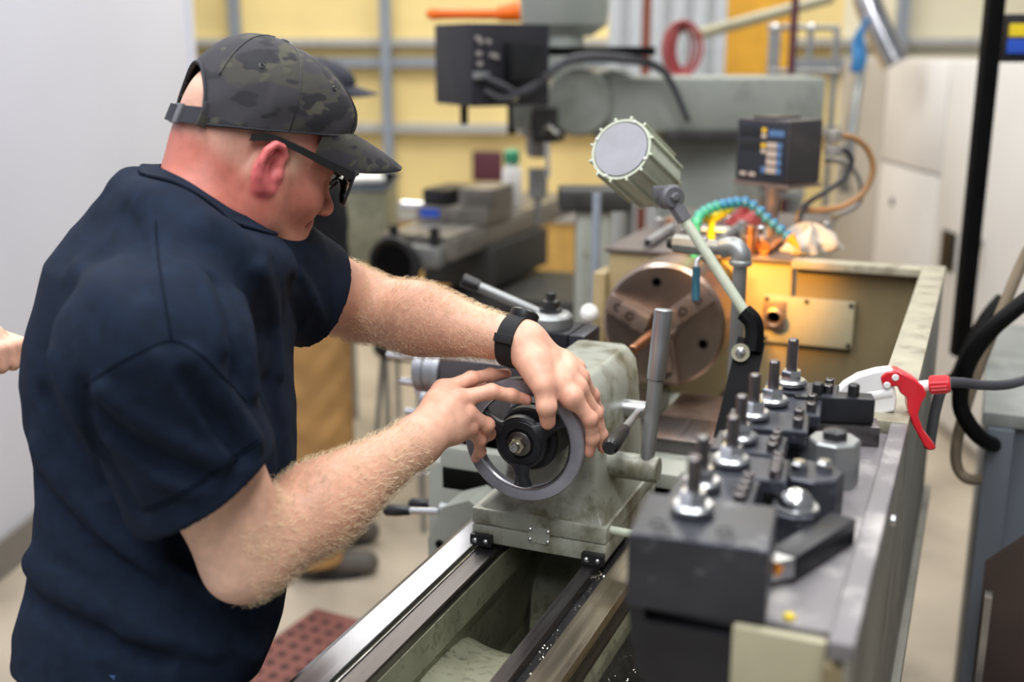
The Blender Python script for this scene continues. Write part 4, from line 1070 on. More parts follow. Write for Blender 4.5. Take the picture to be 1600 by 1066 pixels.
def holder(loc, size, rz, label, scr=3, st=(0, 0), mat='black_oxide_worn', sh=.032, group='quick change tool holders on the tray', slot=True, cr=.0185):
    """block with a tool slot along one side, dovetail at the back, set screws and a height stud on top; local axes"""
    t = thing('tool_holder', label, 'tool holder', (0, 0, 0), group)
    sx, sy, sz = size; hx, hy = sx / 2, sy / 2
    prof = [(-hx, 0), (hx, 0), (hx, sz * .30), (hx - .020, sz * .30), (hx - .020, sz * .72), (hx, sz * .72), (hx, sz), (-hx, sz), (-hx, sz * .8), (-hx + .012, sz * .7), (-hx + .012, sz * .3), (-hx, sz * .2)]
    if not slot: prof = [(-hx, 0), (hx, 0), (hx, sz), (-hx, sz)]
    o = obj('block', G().prism(prof, (0, -hy, 0), (1, 0, 0), (0, 0, 1), (0, sy, 0)), mat, t, 0)
    bv = o.modifiers.new('edge', 'BEVEL'); bv.width = .0018; bv.segments = 2; bv.limit_method = 'ANGLE'
    for i in range(scr):
        y = (-hy + sy * (i + .5) / scr)
        g = G(); g.rev([(.0056, 0), (.0056, .009), (.0046, .010), (.0028, .010), (.0024, .006)], (hx - .011, y, sz), (0, 0, 1), 14); obj('set_screw', g, 'worn_steel', t)
    stud(t, st[0], st[1], sz, sh, cr=cr)
    t.location = loc; t.rotation_euler = (0, 0, rz)
    return t
ZT = 1.2385
t = holder((.376, .868, ZT), (.112, .092, .064), .10, 'largest black tool holder block at the near end of the tray', 0, (-.012, .012), 'black_oxide_scuffed', slot=False)
for (x, y) in ((-.036, -.018), (.018, -.018), (-.03, -.034), (.022, -.034)):
    g = G(); g.rev([(.0078, -.0002), (.0078, .0006), (.0055, .0006), (.005, -.003)], (x, y, .064), (0, 0, 1), 16); obj('screw_hole', g, 'black_oxide', t)
g = G(); g.rev([(.011, 0), (.011, .0008), (.008, .0008), (.007, -.004)], (.050, .012, .040), (1, 0, 0), 20); obj('side_bore', g, 'pit_dark', t)
holder((.362, .967, ZT), (.075, .070, .052), .06, 'black tool holder second from the near end of the tray', 4, (-.012, .0))
holder((.376, 1.042, ZT), (.080, .062, .050), .10, 'black tool holder third from the near end with paired set screws', 4, (-.014, .0))
holder((.366, 1.112, ZT), (.072, .060, .050), .05, 'black tool holder fourth from the near end of the tray', 3, (-.010, .0))
holder((.372, 1.182, ZT), (.085, .062, .054), .12, 'black tool holder fifth from the near end of the tray', 2, (-.016, .0))
holder((.378, 1.256, ZT), (.080, .064, .050), .10, 'black tool holder sixth from the near end beside the spray bottle', 2, (-.014, -.005), sh=.034)
holder((.386, 1.318, ZT), (.085, .050, .054), .06, 'farthest black tool holder on the tray with tall stud', 2, (-.012, .0), sh=.040)
# long boring bar holder, black bar with two screws
t = thing('boring_bar_holder', 'black bar shaped tool holder with two set screws left of the spray bottle', 'tool holder', (0, 0, 0))
o = obj('block', G().bb(-.045, .045, -.014, .014, 0, .030, .003), 'black_oxide', t)
for x in (-.018, .022): g = G(); g.rev([(.0066, 0), (.0066, .012), (.005, .0135), (.003, .0135)], (x, 0, .030), (0, 0, 1), 14); obj('set_screw', g, 'dark_steel', t)
t.location = (.425, 1.305, 1.262); t.rotation_euler = (0, 0, .25)
t = thing('steel_parallel', 'flat worn steel bar under the boring bar holder', 'bar', (.425, 1.30, ZT)); obj('bar', G().box((.425, 1.302, ZT + .0115), (.105, .036, .023), .001, rotz(.2)), 'worn_steel', t)
# dark octagonal block with bolt heads
def octo(loc, r, h, rz, label, cat, mats, top):
    t = thing('tool_block' if top == 'bolts' else 'clamp_block', label, cat, (0, 0, 0))
    o = obj('body', G().rev([(r, 0), (r, h - .002), (r - .002, h)], (0, 0, 0), (0, 0, 1), 8), mats, t, 20)
    if top == 'bolts':
        for x, y in ((-.012, 0), (.012, .006)): g = G(); g.rev([(.009, 0), (.009, .007), (.006, .010)], (x, y, h), (0, 0, 1), 6); obj('bolt_head', g, 'bright_steel', t)
    elif top == 'dome':
        obj('hex_flange', G().rev([(r * .86, 0), (r * .86, .003)], (0, 0, h), (0, 0, 1), 24), 'zinc', t); g = G(); g.rev([(r * .7, 0), (r * .68, .006), (r * .5, .012), (r * .2, .0155), (.001, .016)], (0, 0, h + .003), (0, 0, 1), 24); obj('domed_nut', g, 'bright_steel', t, 80)
    else:
        obj('top_bolt', G().rev([(r * .5, 0), (r * .5, .008), (r * .35, .010)], (0, 0, h), (0, 0, 1), 6), 'dark_steel', t)
    t.location = loc; t.rotation_euler = (0, 0, rz); return t
octo((.434, 1.075, ZT), .031, .042, .2, 'dark octagonal tool block with two bright bolt heads', 'tool block', 'black_oxide_worn', 'bolts')
octo((.430, 1.005, ZT), .024, .030, .1, 'small dark clamp block with shiny domed nut', 'clamp block', 'black_oxide_worn', 'dome')
octo((.444, 1.165, ZT), .027, .048, .2, 'grey faceted tool block beside the rim below the spray bottle', 'tool block', 'galv', 'bolt')
t = thing('lathe_tool', 'black turning tool bar lying diagonally near the end plate with a gold insert', 'tool', (0, 0, 0))
obj('shank', G().bb(-.055, .055, -.0125, .0125, 0, .025, .0015), 'black_oxide', t)
g = G(); g.prism([(-.055, -.0125), (-.055, .0125), (-.085, .016), (-.088, .004), (-.070, -.006)], (0, 0, .006), (1, 0, 0), (0, 1, 0), (0, 0, .018)); obj('tool_tip', g, 'zinc', t)
g = G(); g.rev([(.006, 0), (.006, .003)], (-.072, -.006, .018), (0, -1, 0), 3); obj('insert', g, 'nozzle_orange', t)
t.location = (.453, .965, ZT); t.rotation_euler = (0, 0, 1.21)
for i, (x, y, w_) in enumerate(((.452, 1.032, 'small'), (.452, 1.112, 'thin'))):
    tag(obj('hex_key', G().tube(catmull([V(x - .02, y - .015, ZT + .003), V(x, y, ZT + .003), V(x + .005, y + .02, ZT + .003)], 5), .0028, 6), 'dark_steel'), ['bent hex key lying beside the domed clamp block', 'bent hex key lying between the two faceted tool blocks'][i], 'hex key', 'hex keys')
tag(obj('insert_chip', G().rev([(.005, 0), (.005, .004)], (.452, .846, ZT), (0, 0, 1), 4), 'label_yellow'), 'small yellow insert on the tray edge by the end plate', 'insert')

# ------------------------------------------------------------------ spray bottle
sx_, sy_ = .428, 1.40
SB = thing('spray_bottle', 'spray bottle with red trigger and white neck behind the tool holders', 'spray bottle', (sx_, sy_, 1.0))
nk = onY(1345, 660, sy_); sx_ = nk[0]; zb = nk[2]
SB.location = (sx_, sy_, 1.0); SB['_w'] = (sx_, sy_, 1.0)
obj('bottle', G().rev([(.030, .985 - 1), (.033, .0), (.033, .10), (.029, .135), (.016, .165), (.0135, zb - 1.02)], (sx_, sy_, 1.0), (0, 0, 1), 32), 'clear_plastic', SB, 60)
obj('screw_ring', G().rev([(.0165, 0), (.0165, .008)], (sx_, sy_, zb - .030), (0, 0, 1), 28), 'red_plastic', SB)
obj('neck', G().rev([(.0155, 0), (.016, .002), (.016, .022), (.012, .026), (.0115, .036), (.008, .042)], (sx_, sy_, zb - .022), (0, 0, 1), 28), 'white_plastic', SB)
ax_ = unit(V(.97, .22, .13)); upv = unit(np.cross(ax_, np.cross(UPZ, ax_)))
def sp2(px, py): return onY(px, py, sy_)
# white shroud: fan of a half oval, thickness across
side = unit(np.cross(ax_, upv))
prof = [sp2(x, y) for x, y in ((1304, 612), (1318, 597), (1340, 584), (1368, 576), (1392, 573), (1400, 583), (1396, 600), (1400, 620), (1398, 640), (1372, 646), (1362, 655), (1350, 655), (1322, 634))]
g = G(); g.loft([[p_ - side * .009 for p_ in prof], [p_ + side * .009 for p_ in prof]]); 
sh_o = obj('shroud', g, 'white_plastic', SB, 30); bv = sh_o.modifiers.new('edge', 'BEVEL'); bv.width = .003; bv.segments = 2
g = G(); g.cyl(sp2(1352, 618), sp2(1396, 611), .0105, .0105, 22, .001); obj('pump_cylinder', g, 'white_plastic', SB)
g = G(); g.cyl(sp2(1340, 616), sp2(1354, 617), .006, .009, 18); obj('pump_end', g, 'white_plastic', SB)
tr_ = [sp2(x, y) for x, y in ((1374, 586), (1383, 578), (1400, 575), (1425, 588), (1440, 600), (1446, 613), (1438, 626), (1432, 645), (1440, 668), (1452, 684), (1461, 696), (1450, 700), (1442, 694), (1424, 660), (1416, 634), (1415, 618), (1404, 610), (1402, 600), (1378, 602))]
g = G(); g.loft([[p_ - side * .0115 for p_ in tr_], [p_ + side * .0115 for p_ in tr_]]); to_ = obj('trigger', g, 'red_plastic', SB, 30); bv = to_.modifiers.new('edge', 'BEVEL'); bv.width = .002; bv.segments = 2
for x, y in ((1397, 586), (1384, 598)): obj('pivot_pin', G().cyl(sp2(x, y) - side * .013, sp2(x, y) + side * .013, .0042, n=14, bev=.0008), 'white_plastic', to_)
obj('nozzle_stem', G().cyl(sp2(1436, 604), sp2(1456, 602), .0066, n=18), 'white_plastic', SB)
g = G(); a0 = sp2(1452, 602); a1 = sp2(1485, 600); g.cyl(a0, a1, .0105, .0098, 24, .0012)
u_ = unit(a1 - a0); fa, fb, _ = frame(u_)
for i in range(14):
    e = fa * math.cos(2 * PI * i / 14) + fb * math.sin(2 * PI * i / 14); g.cyl(a0 + u_ * .002 + e * .0102, a1 - u_ * .003 + e * .0096, .0014, n=6)
obj('nozzle_cap', g, 'red_plastic', SB)

# ------------------------------------------------------------------ work lamp
WL = thing('work_lamp', 'pale green ribbed machine lamp on a jointed arm aimed at the chuck', 'lamp', tuple(onX(1150, 640, .24)))
lb = at(970, 233, 1.86); tgt = V(.08, 2.42, 1.205); lax = unit(tgt - lb); lax = unit(lax + RT * .06)
g = G(); RL = .0525; LL = .135
g.rev([(RL - .004, 0), (RL, .0), (RL, LL), (RL - .006, LL + .002), (RL - .006, .004)], lb, lax, 48, True); hdl = obj('lamp_head', g, 'lamp_green', WL)
obj('back_cap', G().rev([(.004, -.0005), (RL - .0065, -.0008), (RL - .0055, .002), (RL - .0055, .006)], lb, lax, 48), 'lamp_back', hdl)
obj('cap_gasket', G().rev([(RL - .0055, .002), (RL - .003, .0014), (RL - .003, .005), (RL - .0055, .005)], lb, lax, 48, True), 'black_plastic', hdl)
la, lbv, _ = frame(lax)
for i in range(12):
    t_ = 2 * PI * i / 12 + .1; e = la * math.cos(t_) + lbv * math.sin(t_); tn = np.cross(lax, e)
    g = G(); g.box(lb + e * (RL + .0018) + lax * LL / 2, (.0075, .0042, LL + .001), .0008, np.stack([e, tn, lax], 1)); obj('cooling_rib', g, 'lamp_green', hdl)
for i in range(4):
    t_ = 2 * PI * i / 4 + .3; e = la * math.cos(t_) + lbv * math.sin(t_); obj('cap_clip', G().ell(lb + e * (RL - .003) - lax * .001, .0028, 10, 6), 'white_plastic', hdl)
obj('lens_disc', G().rev([(.002, LL - .006), (RL - .007, LL - .006), (RL - .007, LL - .003), (.002, LL - .003)], lb, lax, 40, True), 'lamp_glow' if 'lamp_glow' in MATS else M('lamp_glow', (255, 214, 150), .3, emit=14.0, var=0) and 'lamp_glow', hdl)
obj('switch_knob', G().cyl(lb + la * 0 + lax * .03 + unit(UPC - RT * .9 - lax * ((UPC - RT * .9) @ lax)) * (RL - .002), lb + lax * .03 + unit(UPC - RT * .9 - lax * ((UPC - RT * .9) @ lax)) * (RL + .014), .010, .009, 16, .002), 'black_plastic', hdl)
j0 = at(1047, 308, 1.845); side_l = unit(np.cross(lax, UPZ))
j1 = j0 - unit(ray(1047, 308)) * .02
obj('swivel_joint', G().rev([(.016, -.018), (.020, -.014), (.020, .012), (.016, .016)], j0, -ray(1047, 308) + RT * .5, 28), 'joint_grey', WL)
obj('swivel_bolt', G().rev([(.008, .016), (.008, .020), (.005, .022)], j0, -ray(1047, 308) + RT * .5, 6), 'joint_grey', WL)
obj('swivel_lug', G().box(j0 - RT * .012 + UPC * .008 + FW * .0, (.034, .02, .02), .003, np.stack([RT, FH, UPZ], 1)), 'joint_grey', WL)
a0 = at(1066, 338, 1.845); a1 = at(1168, 494, 1.815); ua = unit(a1 - a0)
obj('arm_socket', G().cyl(j0, a0 + ua * .008, .0125, .0125, 8), 'joint_grey', WL)
obj('arm', G().cyl(a0, a1, .0085, n=20), 'lamp_green', WL)
bk = [at(1163, 488, 1.818), at(1176, 502, 1.812), at(1179, 522, 1.81), at(1176, 550, 1.808)]
obj('elbow', G().tube(catmull(bk, 5), [.0155] * 16, 8), 'black_paint', WL, 40)
p0 = at(1172, 540, 1.81); p1 = at(1140, 660, 1.78); dn = unit(p1 - p0); wd = unit(np.cross(dn, ray(1160, 600)))
obj('bracket', G().prism([(-.022, -.01), (.022, -.01), (.030, .16), (-.018, .16)], p0 - FW * .0, wd, dn, unit(ray(1160, 600)) * .012), 'black_paint', WL, 20)
obj('bracket_washer', G().rev([(.0145, 0), (.0145, .003), (.008, .003)], at(1157, 551, 1.80), -ray(1157, 551), 24), 'brass_zinc', WL)
obj('bracket_bolt', G().rev([(.0085, .003), (.0085, .009), (.006, .010)], at(1157, 551, 1.80), -ray(1157, 551), 6), 'bright_steel', WL)
sl = bpy.data.lights.new('work_lamp_light', 'SPOT'); sl.energy = 52; sl.color = (1, .43, .02); sl.spot_size = math.radians(42); sl.spot_blend = .9; sl.shadow_soft_size = .03
so = bpy.data.objects.new('work_lamp_light', sl); COL.objects.link(so); so.location = lb + lax * (LL + .012); so.rotation_euler = Vector(lax).to_track_quat('-Z', 'Y').to_euler()

# ------------------------------------------------------------------ coolant pipe with elbow and ball valve
CPp = thing('coolant_pipe', 'galvanised coolant pipe with elbow and teal valve handle before the headstock', 'pipe', (.17, 1.97, .99))
e0 = at(1157, 408, 1.98); b_ = at(1146, 640, 2.14)
pb_ = V(e0[0], e0[1], .985)
obj('riser', G().cyl(pb_, e0, .0125, n=20), 'galv', CPp)
c1 = at(1128, 388, 1.995); c2 = at(1100, 385, 2.01)
obj('elbow', G().tube(catmull([e0 - V(0, 0, .004), e0 + V(0, 0, .012), (e0 + c1) / 2 + V(.004, 0, .014), c1], 6), .0175, 16), 'galv', CPp, 180)
obj('elbow_collar', G().cyl(e0 - V(0, 0, .008), e0 + V(0, 0, .002), .020, n=20, bev=.002), 'galv', CPp)
obj('nipple', G().cyl(c1, c2, .013, n=16), 'galv', CPp)
obj('valve_body', G().cyl(c2 + unit(c1 - c2) * .005, c2 - unit(c1 - c2) * .055, .0165, .0165, 8), 'galv', CPp)
c3 = c2 - unit(c1 - c2) * .055
obj('hose_fitting', G().cyl(c3, c3 - unit(c1 - c2) * .012, .013, .010, 16), 'black_plastic', CPp)
hv = [at(1100, 400, 1.99), at(1090, 406, 1.98), at(1088, 418, 1.975), at(1087, 470, 1.97)]
obj('valve_stem', G().tube(catmull(hv[:3], 4), .0045, 8), 'zinc', CPp)
obj('valve_handle', G().tube(np.array([hv[2], hv[3]]), .0072, 10), 'teal_grip', CPp)

# ------------------------------------------------------------------ segmented coolant hose
CH = thing('coolant_hose', 'blue segmented coolant hose with orange nozzle arching over the headstock', 'hose', tuple(onZ(1085, 360, 1.247)))
hp_ = [(1088, 352, 2.34), (1092, 338, 2.36), (1106, 328, 2.38), (1125, 321, 2.40), (1147, 317, 2.42), (1164, 316, 2.43), (1182, 325, 2.43), (1198, 341, 2.43), (1214, 354, 2.43), (1226, 365, 2.43), (1234, 371, 2.43)]
cpts = catmull([at(*q_) for q_ in hp_], 10)
L_ = np.concatenate([[0], np.cumsum(np.linalg.norm(np.diff(cpts, axis=0), axis=1))]); nseg = 15
for i in range(nseg):
    s = (i + .5) / nseg * L_[-1]; p_ = np.array([np.interp(s, L_, cpts[:, k_]) for k_ in range(3)]); p2 = np.array([np.interp(min(s + .003, L_[-1]), L_, cpts[:, k_]) for k_ in range(3)]); d_ = unit(p2 - p_); hl_ = L_[-1] / nseg * .5
    obj('hose_segment', G().rev([(.0062, -hl_), (.0066, -hl_ * .5), (.0105, -hl_ * .1), (.0125, hl_ * .35), (.0110, hl_ * .8), (.0062, hl_)], p_, d_, 18), 'hose_teal' if i < 5 else 'hose_blue', CH, 60)
n0 = at(1233, 370, 2.43); n1 = at(1249, 388, 2.415); obj('nozzle', G().rev([(.010, 0), (.012, .006), (.010, .010), (.0035, np.linalg.norm(n1 - n0))], n0, n1 - n0, 20), 'nozzle_orange', CH)
obj('hose_base', G().cyl(V(cpts[0][0], cpts[0][1], 1.247), cpts[0], .009, n=14), 'hose_teal', CH)
yg = G(); yl = [at(1096, 340, 2.40), at(1112, 342, 2.42), at(1128, 334, 2.44), at(1141, 326, 2.46)]
yb = thing('yellow_clip', 'bright yellow plastic strip leaning behind the blue hose', 'plastic strip', tuple(V(yl[1][0], yl[1][1], 1.247)))
obj('strip', G().tube(catmull(yl, 4), .010, 6), 'yellow_plastic', yb); obj('foot', G().cyl(V(yl[1][0], yl[1][1], 1.247), yl[1], .008, n=10), 'yellow_plastic', yb)

# ------------------------------------------------------------------ odds and ends on the headstock
HT = 1.2465
def rod_on_top(x0, y0, x1, y1, r, mat, name, label, cat, n=18, hole=False, grp=None):
    a = onZ(x0, y0, HT); b = onZ(x1, y1, HT); a = a + V(0, 0, r); b = b + V(0, 0, r); u = unit(b - a); g = G()
    if hole: g.rev([(r * .55, 0), (r, 0), (r, np.linalg.norm(b - a)), (r * .55, np.linalg.norm(b - a)), (r * .55, .004)], a, u, n, True)
    else: g.cyl(a, b, r, n=n, bev=r * .12)
    return tag(obj(name, g, mat), label, cat, grp)
rod_on_top(1012, 388, 1050, 362, .011, 'aluminium', 'steel_tube', 'short grey steel tube lying on the left of the headstock top', 'tube', hole=True)
rod_on_top(1064, 363, 1140, 366, .008, 'bright_steel', 'steel_rod', 'bright steel rod lying across the headstock top', 'rod')
rod_on_top(1128, 384, 1160, 360, .013, 'galv', 'steel_plug', 'grey steel plug with copper end lying left of the upright collets', 'plug')
def upright(px, py, r, h, mat, name, label, cat, prof=None):
    b = onZ(px, py, HT); g = G(); g.rev(prof or [(r, 0), (r, h * .6), (r * .85, h * .62), (r * .85, h * .95), (r * .7, h)], b, (0, 0, 1), 20); return tag(obj(name, g, mat), label, cat)
upright(1172, 396, .016, .062, 'copper', 'bushing', 'shiny copper coloured bushing standing behind the pipe elbow', 'bushing')
upright(1188, 392, .014, .056, 'bright_steel', 'drill_sleeve', 'polished upright drill sleeve between copper bushing and brass collet', 'sleeve')
rod_on_top(1193, 398, 1222, 378, .015, 'copper', 'collet', 'brass coloured collet lying beside the blue hose', 'collet')
upright(1160, 372, .013, .040, 'galv', 'steel_bushing', 'grey steel bushing standing behind the copper bushing', 'bushing')
upright(1030, 354, .012, .022, 'bright_steel', 'steel_thumb_nut', 'small shiny thumb nut on the far left of the headstock top', 'nut')
upright(1046, 352, .010, .018, 'copper', 'copper_fitting', 'small copper fitting beside the shiny thumb nut', 'fitting')
for i, (x, y) in enumerate(((1108, 350), (1122, 350), (1137, 350))):
    upright(x, y, .010, .02, 'bright_steel', 'steel_ring', ['leftmost of three small steel rings behind the rod', 'middle of three small steel rings behind the rod', 'rightmost of three small steel rings behind the rod'][i], 'ring')
# red cloth and crumpled white rag
def rag(name, label, px, py, rx, ry, rz, mat, seed):
    b = onZ(px, py, HT); r_ = np.random.default_rng(seed); ph = r_.uniform(0, 6, 8); vs = []; fs = []; n, m = 36, 18
    for j in range(m + 1):
        t = j / m * PI / 2
        for i in range(n):
            a = 2 * PI * i / n; k_ = 1 + .22 * math.sin(3 * a + ph[0]) + .13 * math.sin(5 * a + ph[1] + 3 * t) + .09 * math.sin(9 * a + ph[2] - 4 * t) + .05 * math.sin(14 * a + ph[3] + 6 * t)
            vs.append(b + V(math.cos(a) * math.cos(t) * rx * k_, math.sin(a) * math.cos(t) * ry * k_, 0) + V(0, 0, .001 + rz * math.sin(t) * (.8 + .25 * math.sin(4 * a + ph[4]) + .2 * math.sin(7 * a + ph[5]) * math.cos(t))))
    for j in range(m):
        for i in range(n): fs.append((j * n + i, j * n + (i + 1) % n, (j + 1) * n + (i + 1) % n, (j + 1) * n + i))
    fs.append(tuple(range(n))[::-1])
    return tag(mesh_obj(name, np.array(vs), fs, mat, None, 70), label, 'cloth')
rag('shop_rag', 'crumpled white rag on the right end of the headstock top', 1262, 388, .060, .085, .055, 'rag_white', 3)
rag('red_cloth', 'small red cloth behind the collets on the headstock', 1172, 352, .05, .06, .045, 'red_hose', 5)
upright(1287, 366, .018, .03, 'bright_steel', 'drill_chuck', 'small bright drill chuck right of the white rag', 'drill chuck')

# ------------------------------------------------------------------ digital readout
DR = thing('digital_readout', 'dusty black digital readout box with keypad on a rusty post', 'readout', tuple(onZ(1208, 345, HT)))
A0 = at(1232.5, 240, 2.62)
fnorm = unit(-(RT * .80 + FH * .60)); fx = V(-fnorm[1], fnorm[0], 0)        # keypad face looks left of the camera
if fx @ RT < 0: fx = -fx
wF = .160; hF = .147; dF = .118
Rd = np.stack([fx, -fnorm, UPZ], 1)
# near vertical edge of the box stands at A0
cen = A0 - fx * wF / 2 - fnorm * dF / 2
dbx = obj('housing', G().box(cen, (wF, dF, hF), .004, Rd), 'dro_black', DR)
def onf(u, v, o=0.0): return A0 - fx * wF * (1 - u) + UPZ * hF * (v - .5) + fnorm * o
def fp(name, u0, u1, v0, v1, mat, th=.002, par=None): return obj(name, G().box(onf((u0 + u1) / 2, (v0 + v1) / 2, th / 2), (wF * (u1 - u0), th, hF * (v1 - v0)), .0004, Rd), mat, par or DR)
fpn = fp('front_panel', .04, .96, .05, .95, 'dro_face')
for k_, (v0, v1) in enumerate(((.72, .88), (.50, .66))): fp('display_window', .08, .46, v0, v1, 'black_plastic', .003, fpn)
for k_, v0 in enumerate((.80, .71, .56, .47)): fp('axis_key', .50, .58, v0, v0 + .07, 'key_yellow' if k_ % 2 == 0 else 'key_tan', .0045, fpn)
for r_ in range(1): 
    for c_ in range(3): fp('function_key', .64 + c_ * .095, .72 + c_ * .095, .74, .84, 'key_blue', .0045, fpn)
for r_ in range(4):
    for c_ in range(3): fp('number_key', .61 + c_ * .095, .69 + c_ * .095, .16 + r_ * .13, .26 + r_ * .13, 'key_tan' if c_ < 2 or r_ == 0 and c_ < 2 else 'key_blue', .0045, fpn)
fp('number_key', .52, .59, .16, .26, 'key_blue', .0045, fpn)
for u in (.10, .28): fp('badge', u, u + .12, .09, .15, 'key_tan', .003, fpn)
topc = cen + UPZ * hF / 2
obj('top_handle', G().box(topc + UPZ * .003 - fx * .01, (.07, .09, .006), .002, Rd), 'black_plastic', DR)
obj('support_plate', G().box(cen - UPZ * (hF / 2 + .005), (wF * 1.06, dF * 1.02, .009), .001, Rd), 'rust_steel', DR)
pb0 = at(1207, 300, 2.68); obj('post', G().cyl(V(pb0[0], pb0[1], HT), V(pb0[0], pb0[1], (cen - UPZ * hF / 2)[2] - .008), .016, .020, 20), 'rust_steel', DR)
rs = cen + fx * wF / 2
for k_, (px, py) in enumerate(((1303, 212), (1302, 236))):
    q_ = at(px, py, 2.70); obj('plug', G().box(q_, (.03, .03, .024), .003, Rd), 'cable_grey', DR)
cb = [[(1308, 212, 2.70), (1335, 216, 2.72), (1356, 235, 2.74), (1364, 265, 2.76), (1350, 300, 2.77), (1318, 322, 2.76), (1285, 328, 2.74), (1252, 330, 2.72), (1246, 345, 2.68)],
      [(1306, 236, 2.70), (1322, 236, 2.71), (1331, 250, 2.72), (1322, 275, 2.73), (1296, 296, 2.73), (1262, 318, 2.71), (1248, 345, 2.68)],
      [(1290, 250, 2.76), (1312, 252, 2.78), (1332, 262, 2.8), (1345, 290, 2.82), (1340, 320, 2.84), (1300, 340, 2.8)]]
for k_, c_ in enumerate(cb): obj('cable', G().tube(catmull([at(*q_) for q_ in c_], 6), .0075 if k_ == 0 else .0065, 8), ['cable_tan', 'cable_dark', 'cable_grey'][k_], DR, 180)
# ------------------------------------------------------------------ milling machine behind the headstock (same axes as the lathe)
MM = thing('milling_machine', 'large grey knee mill with overhanging ram and black control box', 'milling machine', (-.4, 4.5, 0))
TZ = 1.05
n0 = onZ(605, 361, TZ); n1 = onZ(695, 374, TZ); n2 = onZ(913, 309, TZ)
tx0, tx1 = n0[0], n1[0]; ty0 = (n0[1] + n1[1]) / 2; ty1 = n2[1] + .1
tb = G(); 
nsl = 4; wsl = (tx1 - tx0)
obj('table', G().bb(tx0, tx1, ty0, ty1, TZ - .085, TZ - .012, .004), 'mill_iron', MM)
for i in range(nsl):
    a = tx0 + wsl * (i + .06) / nsl; b_ = tx0 + wsl * (i + .84) / nsl; obj('table_land', G().bb(a, b_, ty0, ty1, TZ - .012, TZ, .001), 'mill_iron', MM)
obj('table_end_bracket', G().bb(tx0 + .01, tx1 - .02, ty0 - .06, ty0 - .002, TZ - .10, TZ - .03, .006), 'galv', MM)
for x in (tx0 + .06, tx1 - .05): obj('end_stop', G().cyl((x, ty0 - .02, TZ - .03), (x, ty0 - .02, TZ + .035), .018, n=14, bev=.003), 'dark_steel', MM)
hwc = at(616, 414, (n0 - CAM) @ FW - .12)
obj('table_handwheel', G().tube([hwc + V(math.cos(t) * .085, -.0, math.sin(t) * .085) for t in np.linspace(0, 2 * PI, 28, endpoint=False)], .016, 10, True), 'black_plastic', MM)
obj('handwheel_web', G().cyl(hwc + V(0, .012, 0), hwc + V(0, -.006, 0), .08, n=28), 'black_paint', MM)
obj('handwheel_dial', G().cyl(hwc + V(.03, .02, .0), hwc + V(.05, .13, .01), .045, .04, 24, .004), 'zinc', MM)
ymid = (ty0 + ty1) / 2 - .05
obj('saddle', G().bb(tx0 + .0, tx1 + .03, ymid - .28, ymid + .28, TZ - .24, TZ - .087, .01), 'mill_dark', MM)
obj('knee', G().bb(tx0 + .06, tx1 + .50, ymid - .30, ymid + .25, .30, TZ - .26, .02), 'mill_dark', MM)
obj('knee_screw', G().cyl((tx1 - .05, ymid, .05), (tx1 - .05, ymid, .45), .05, n=20), 'dark_steel', MM)
cpx = at(1085, 260, 4.15); colx0 = cpx[0] - .14
obj('column', G().bb(colx0, colx0 + .30, cpx[1], cpx[1] + .46, .10, 1.50, .03), 'mill_grey', MM)
obj('mill_base', G().bb(tx0 + .2, colx0 + .6, ymid - .32, cpx[1] + .5, 0, .12, .02), 'mill_grey', MM)
# vise on the table
VS = thing('machine_vise', 'dark steel machine vise bolted on the mill table', 'vise', ((tx0 + tx1) / 2, ymid - .16, TZ))
vx = (tx0 + tx1) / 2
obj('vise_base', G().bb(vx - .15, vx + .14, ymid - .30, ymid - .04, TZ + .001, TZ + .06, .006), 'mill_iron', VS)
obj('fixed_jaw', G().bb(vx + .02, vx + .15, ymid - .28, ymid - .06, TZ + .06, TZ + .13, .005), 'mill_iron', VS)
obj('moving_jaw', G().bb(vx - .13, vx - .02, ymid - .28, ymid - .06, TZ + .06, TZ + .12, .005), 'dark_steel', VS)
obj('vise_screw', G().cyl((vx - .15, ymid - .17, TZ + .035), (vx - .27, ymid - .17, TZ + .035), .022, n=14), 'bright_steel', VS)
obj('vise_label', G().bb(vx - .13, vx - .05, ymid - .3015, ymid - .3002, TZ + .018, TZ + .05), 'label_blue', VS, 0)
# ram and head
dm = (V(tx1 + .6, ymid, 1.5) - CAM) @ FW
dm = 3.95
def pR(x, y, d=dm): return at(x, y, d)
rl, rr_ = pR(862, 160), pR(1288, 165)
ra = unit(V(rr_[0] - rl[0], rr_[1] - rl[1], 0)); rn = V(-ra[1], ra[0], 0); Rr = np.stack([ra, rn, UPZ], 1)
def rbox(name, x0, y0, x1, y1, th, mat, bev=.01, d=dm, off=0.0, par=None):
    c = pR((x0 + x1) / 2, (y0 + y1) / 2, d); w_ = abs(x1 - x0) / F * d; h_ = abs(y1 - y0) / F * d * 1.01
    return obj(name, G().box(c + rn * (th / 2 + off), (w_, th, h_), bev, Rr), mat, par or MM)
rbox('ram', 950, 122, 1290, 206, .34, 'mill_grey', .02)
rbox('ram_slide', 1040, 204, 1200, 224, .30, 'mill_dark', .01, off=.02)
cc = pR(905, 160); obj('head_swivel', G().cyl(cc + rn * -.02, cc + rn * .30, .115, n=36, bev=.01), 'mill_grey', MM)
cc = pR(958, 165); obj('head_knuckle', G().cyl(cc + rn * .02, cc + rn * .32, .125, n=36, bev=.01), 'mill_grey', MM)
rbox('head_neck', 862, 116, 950, 206, .24, 'mill_grey', .02, off=.05)
mt = pR(885, 5); obj('motor_housing', G().rev([(.10, -.10), (.155, -.06), (.16, 0), (.16, .30), (.15, .32)], mt + rn * .15 + V(0, 0, -.01), (0, 0, 1), 36), 'mill_grey', MM)
hc = pR(842, 205) + rn * .12
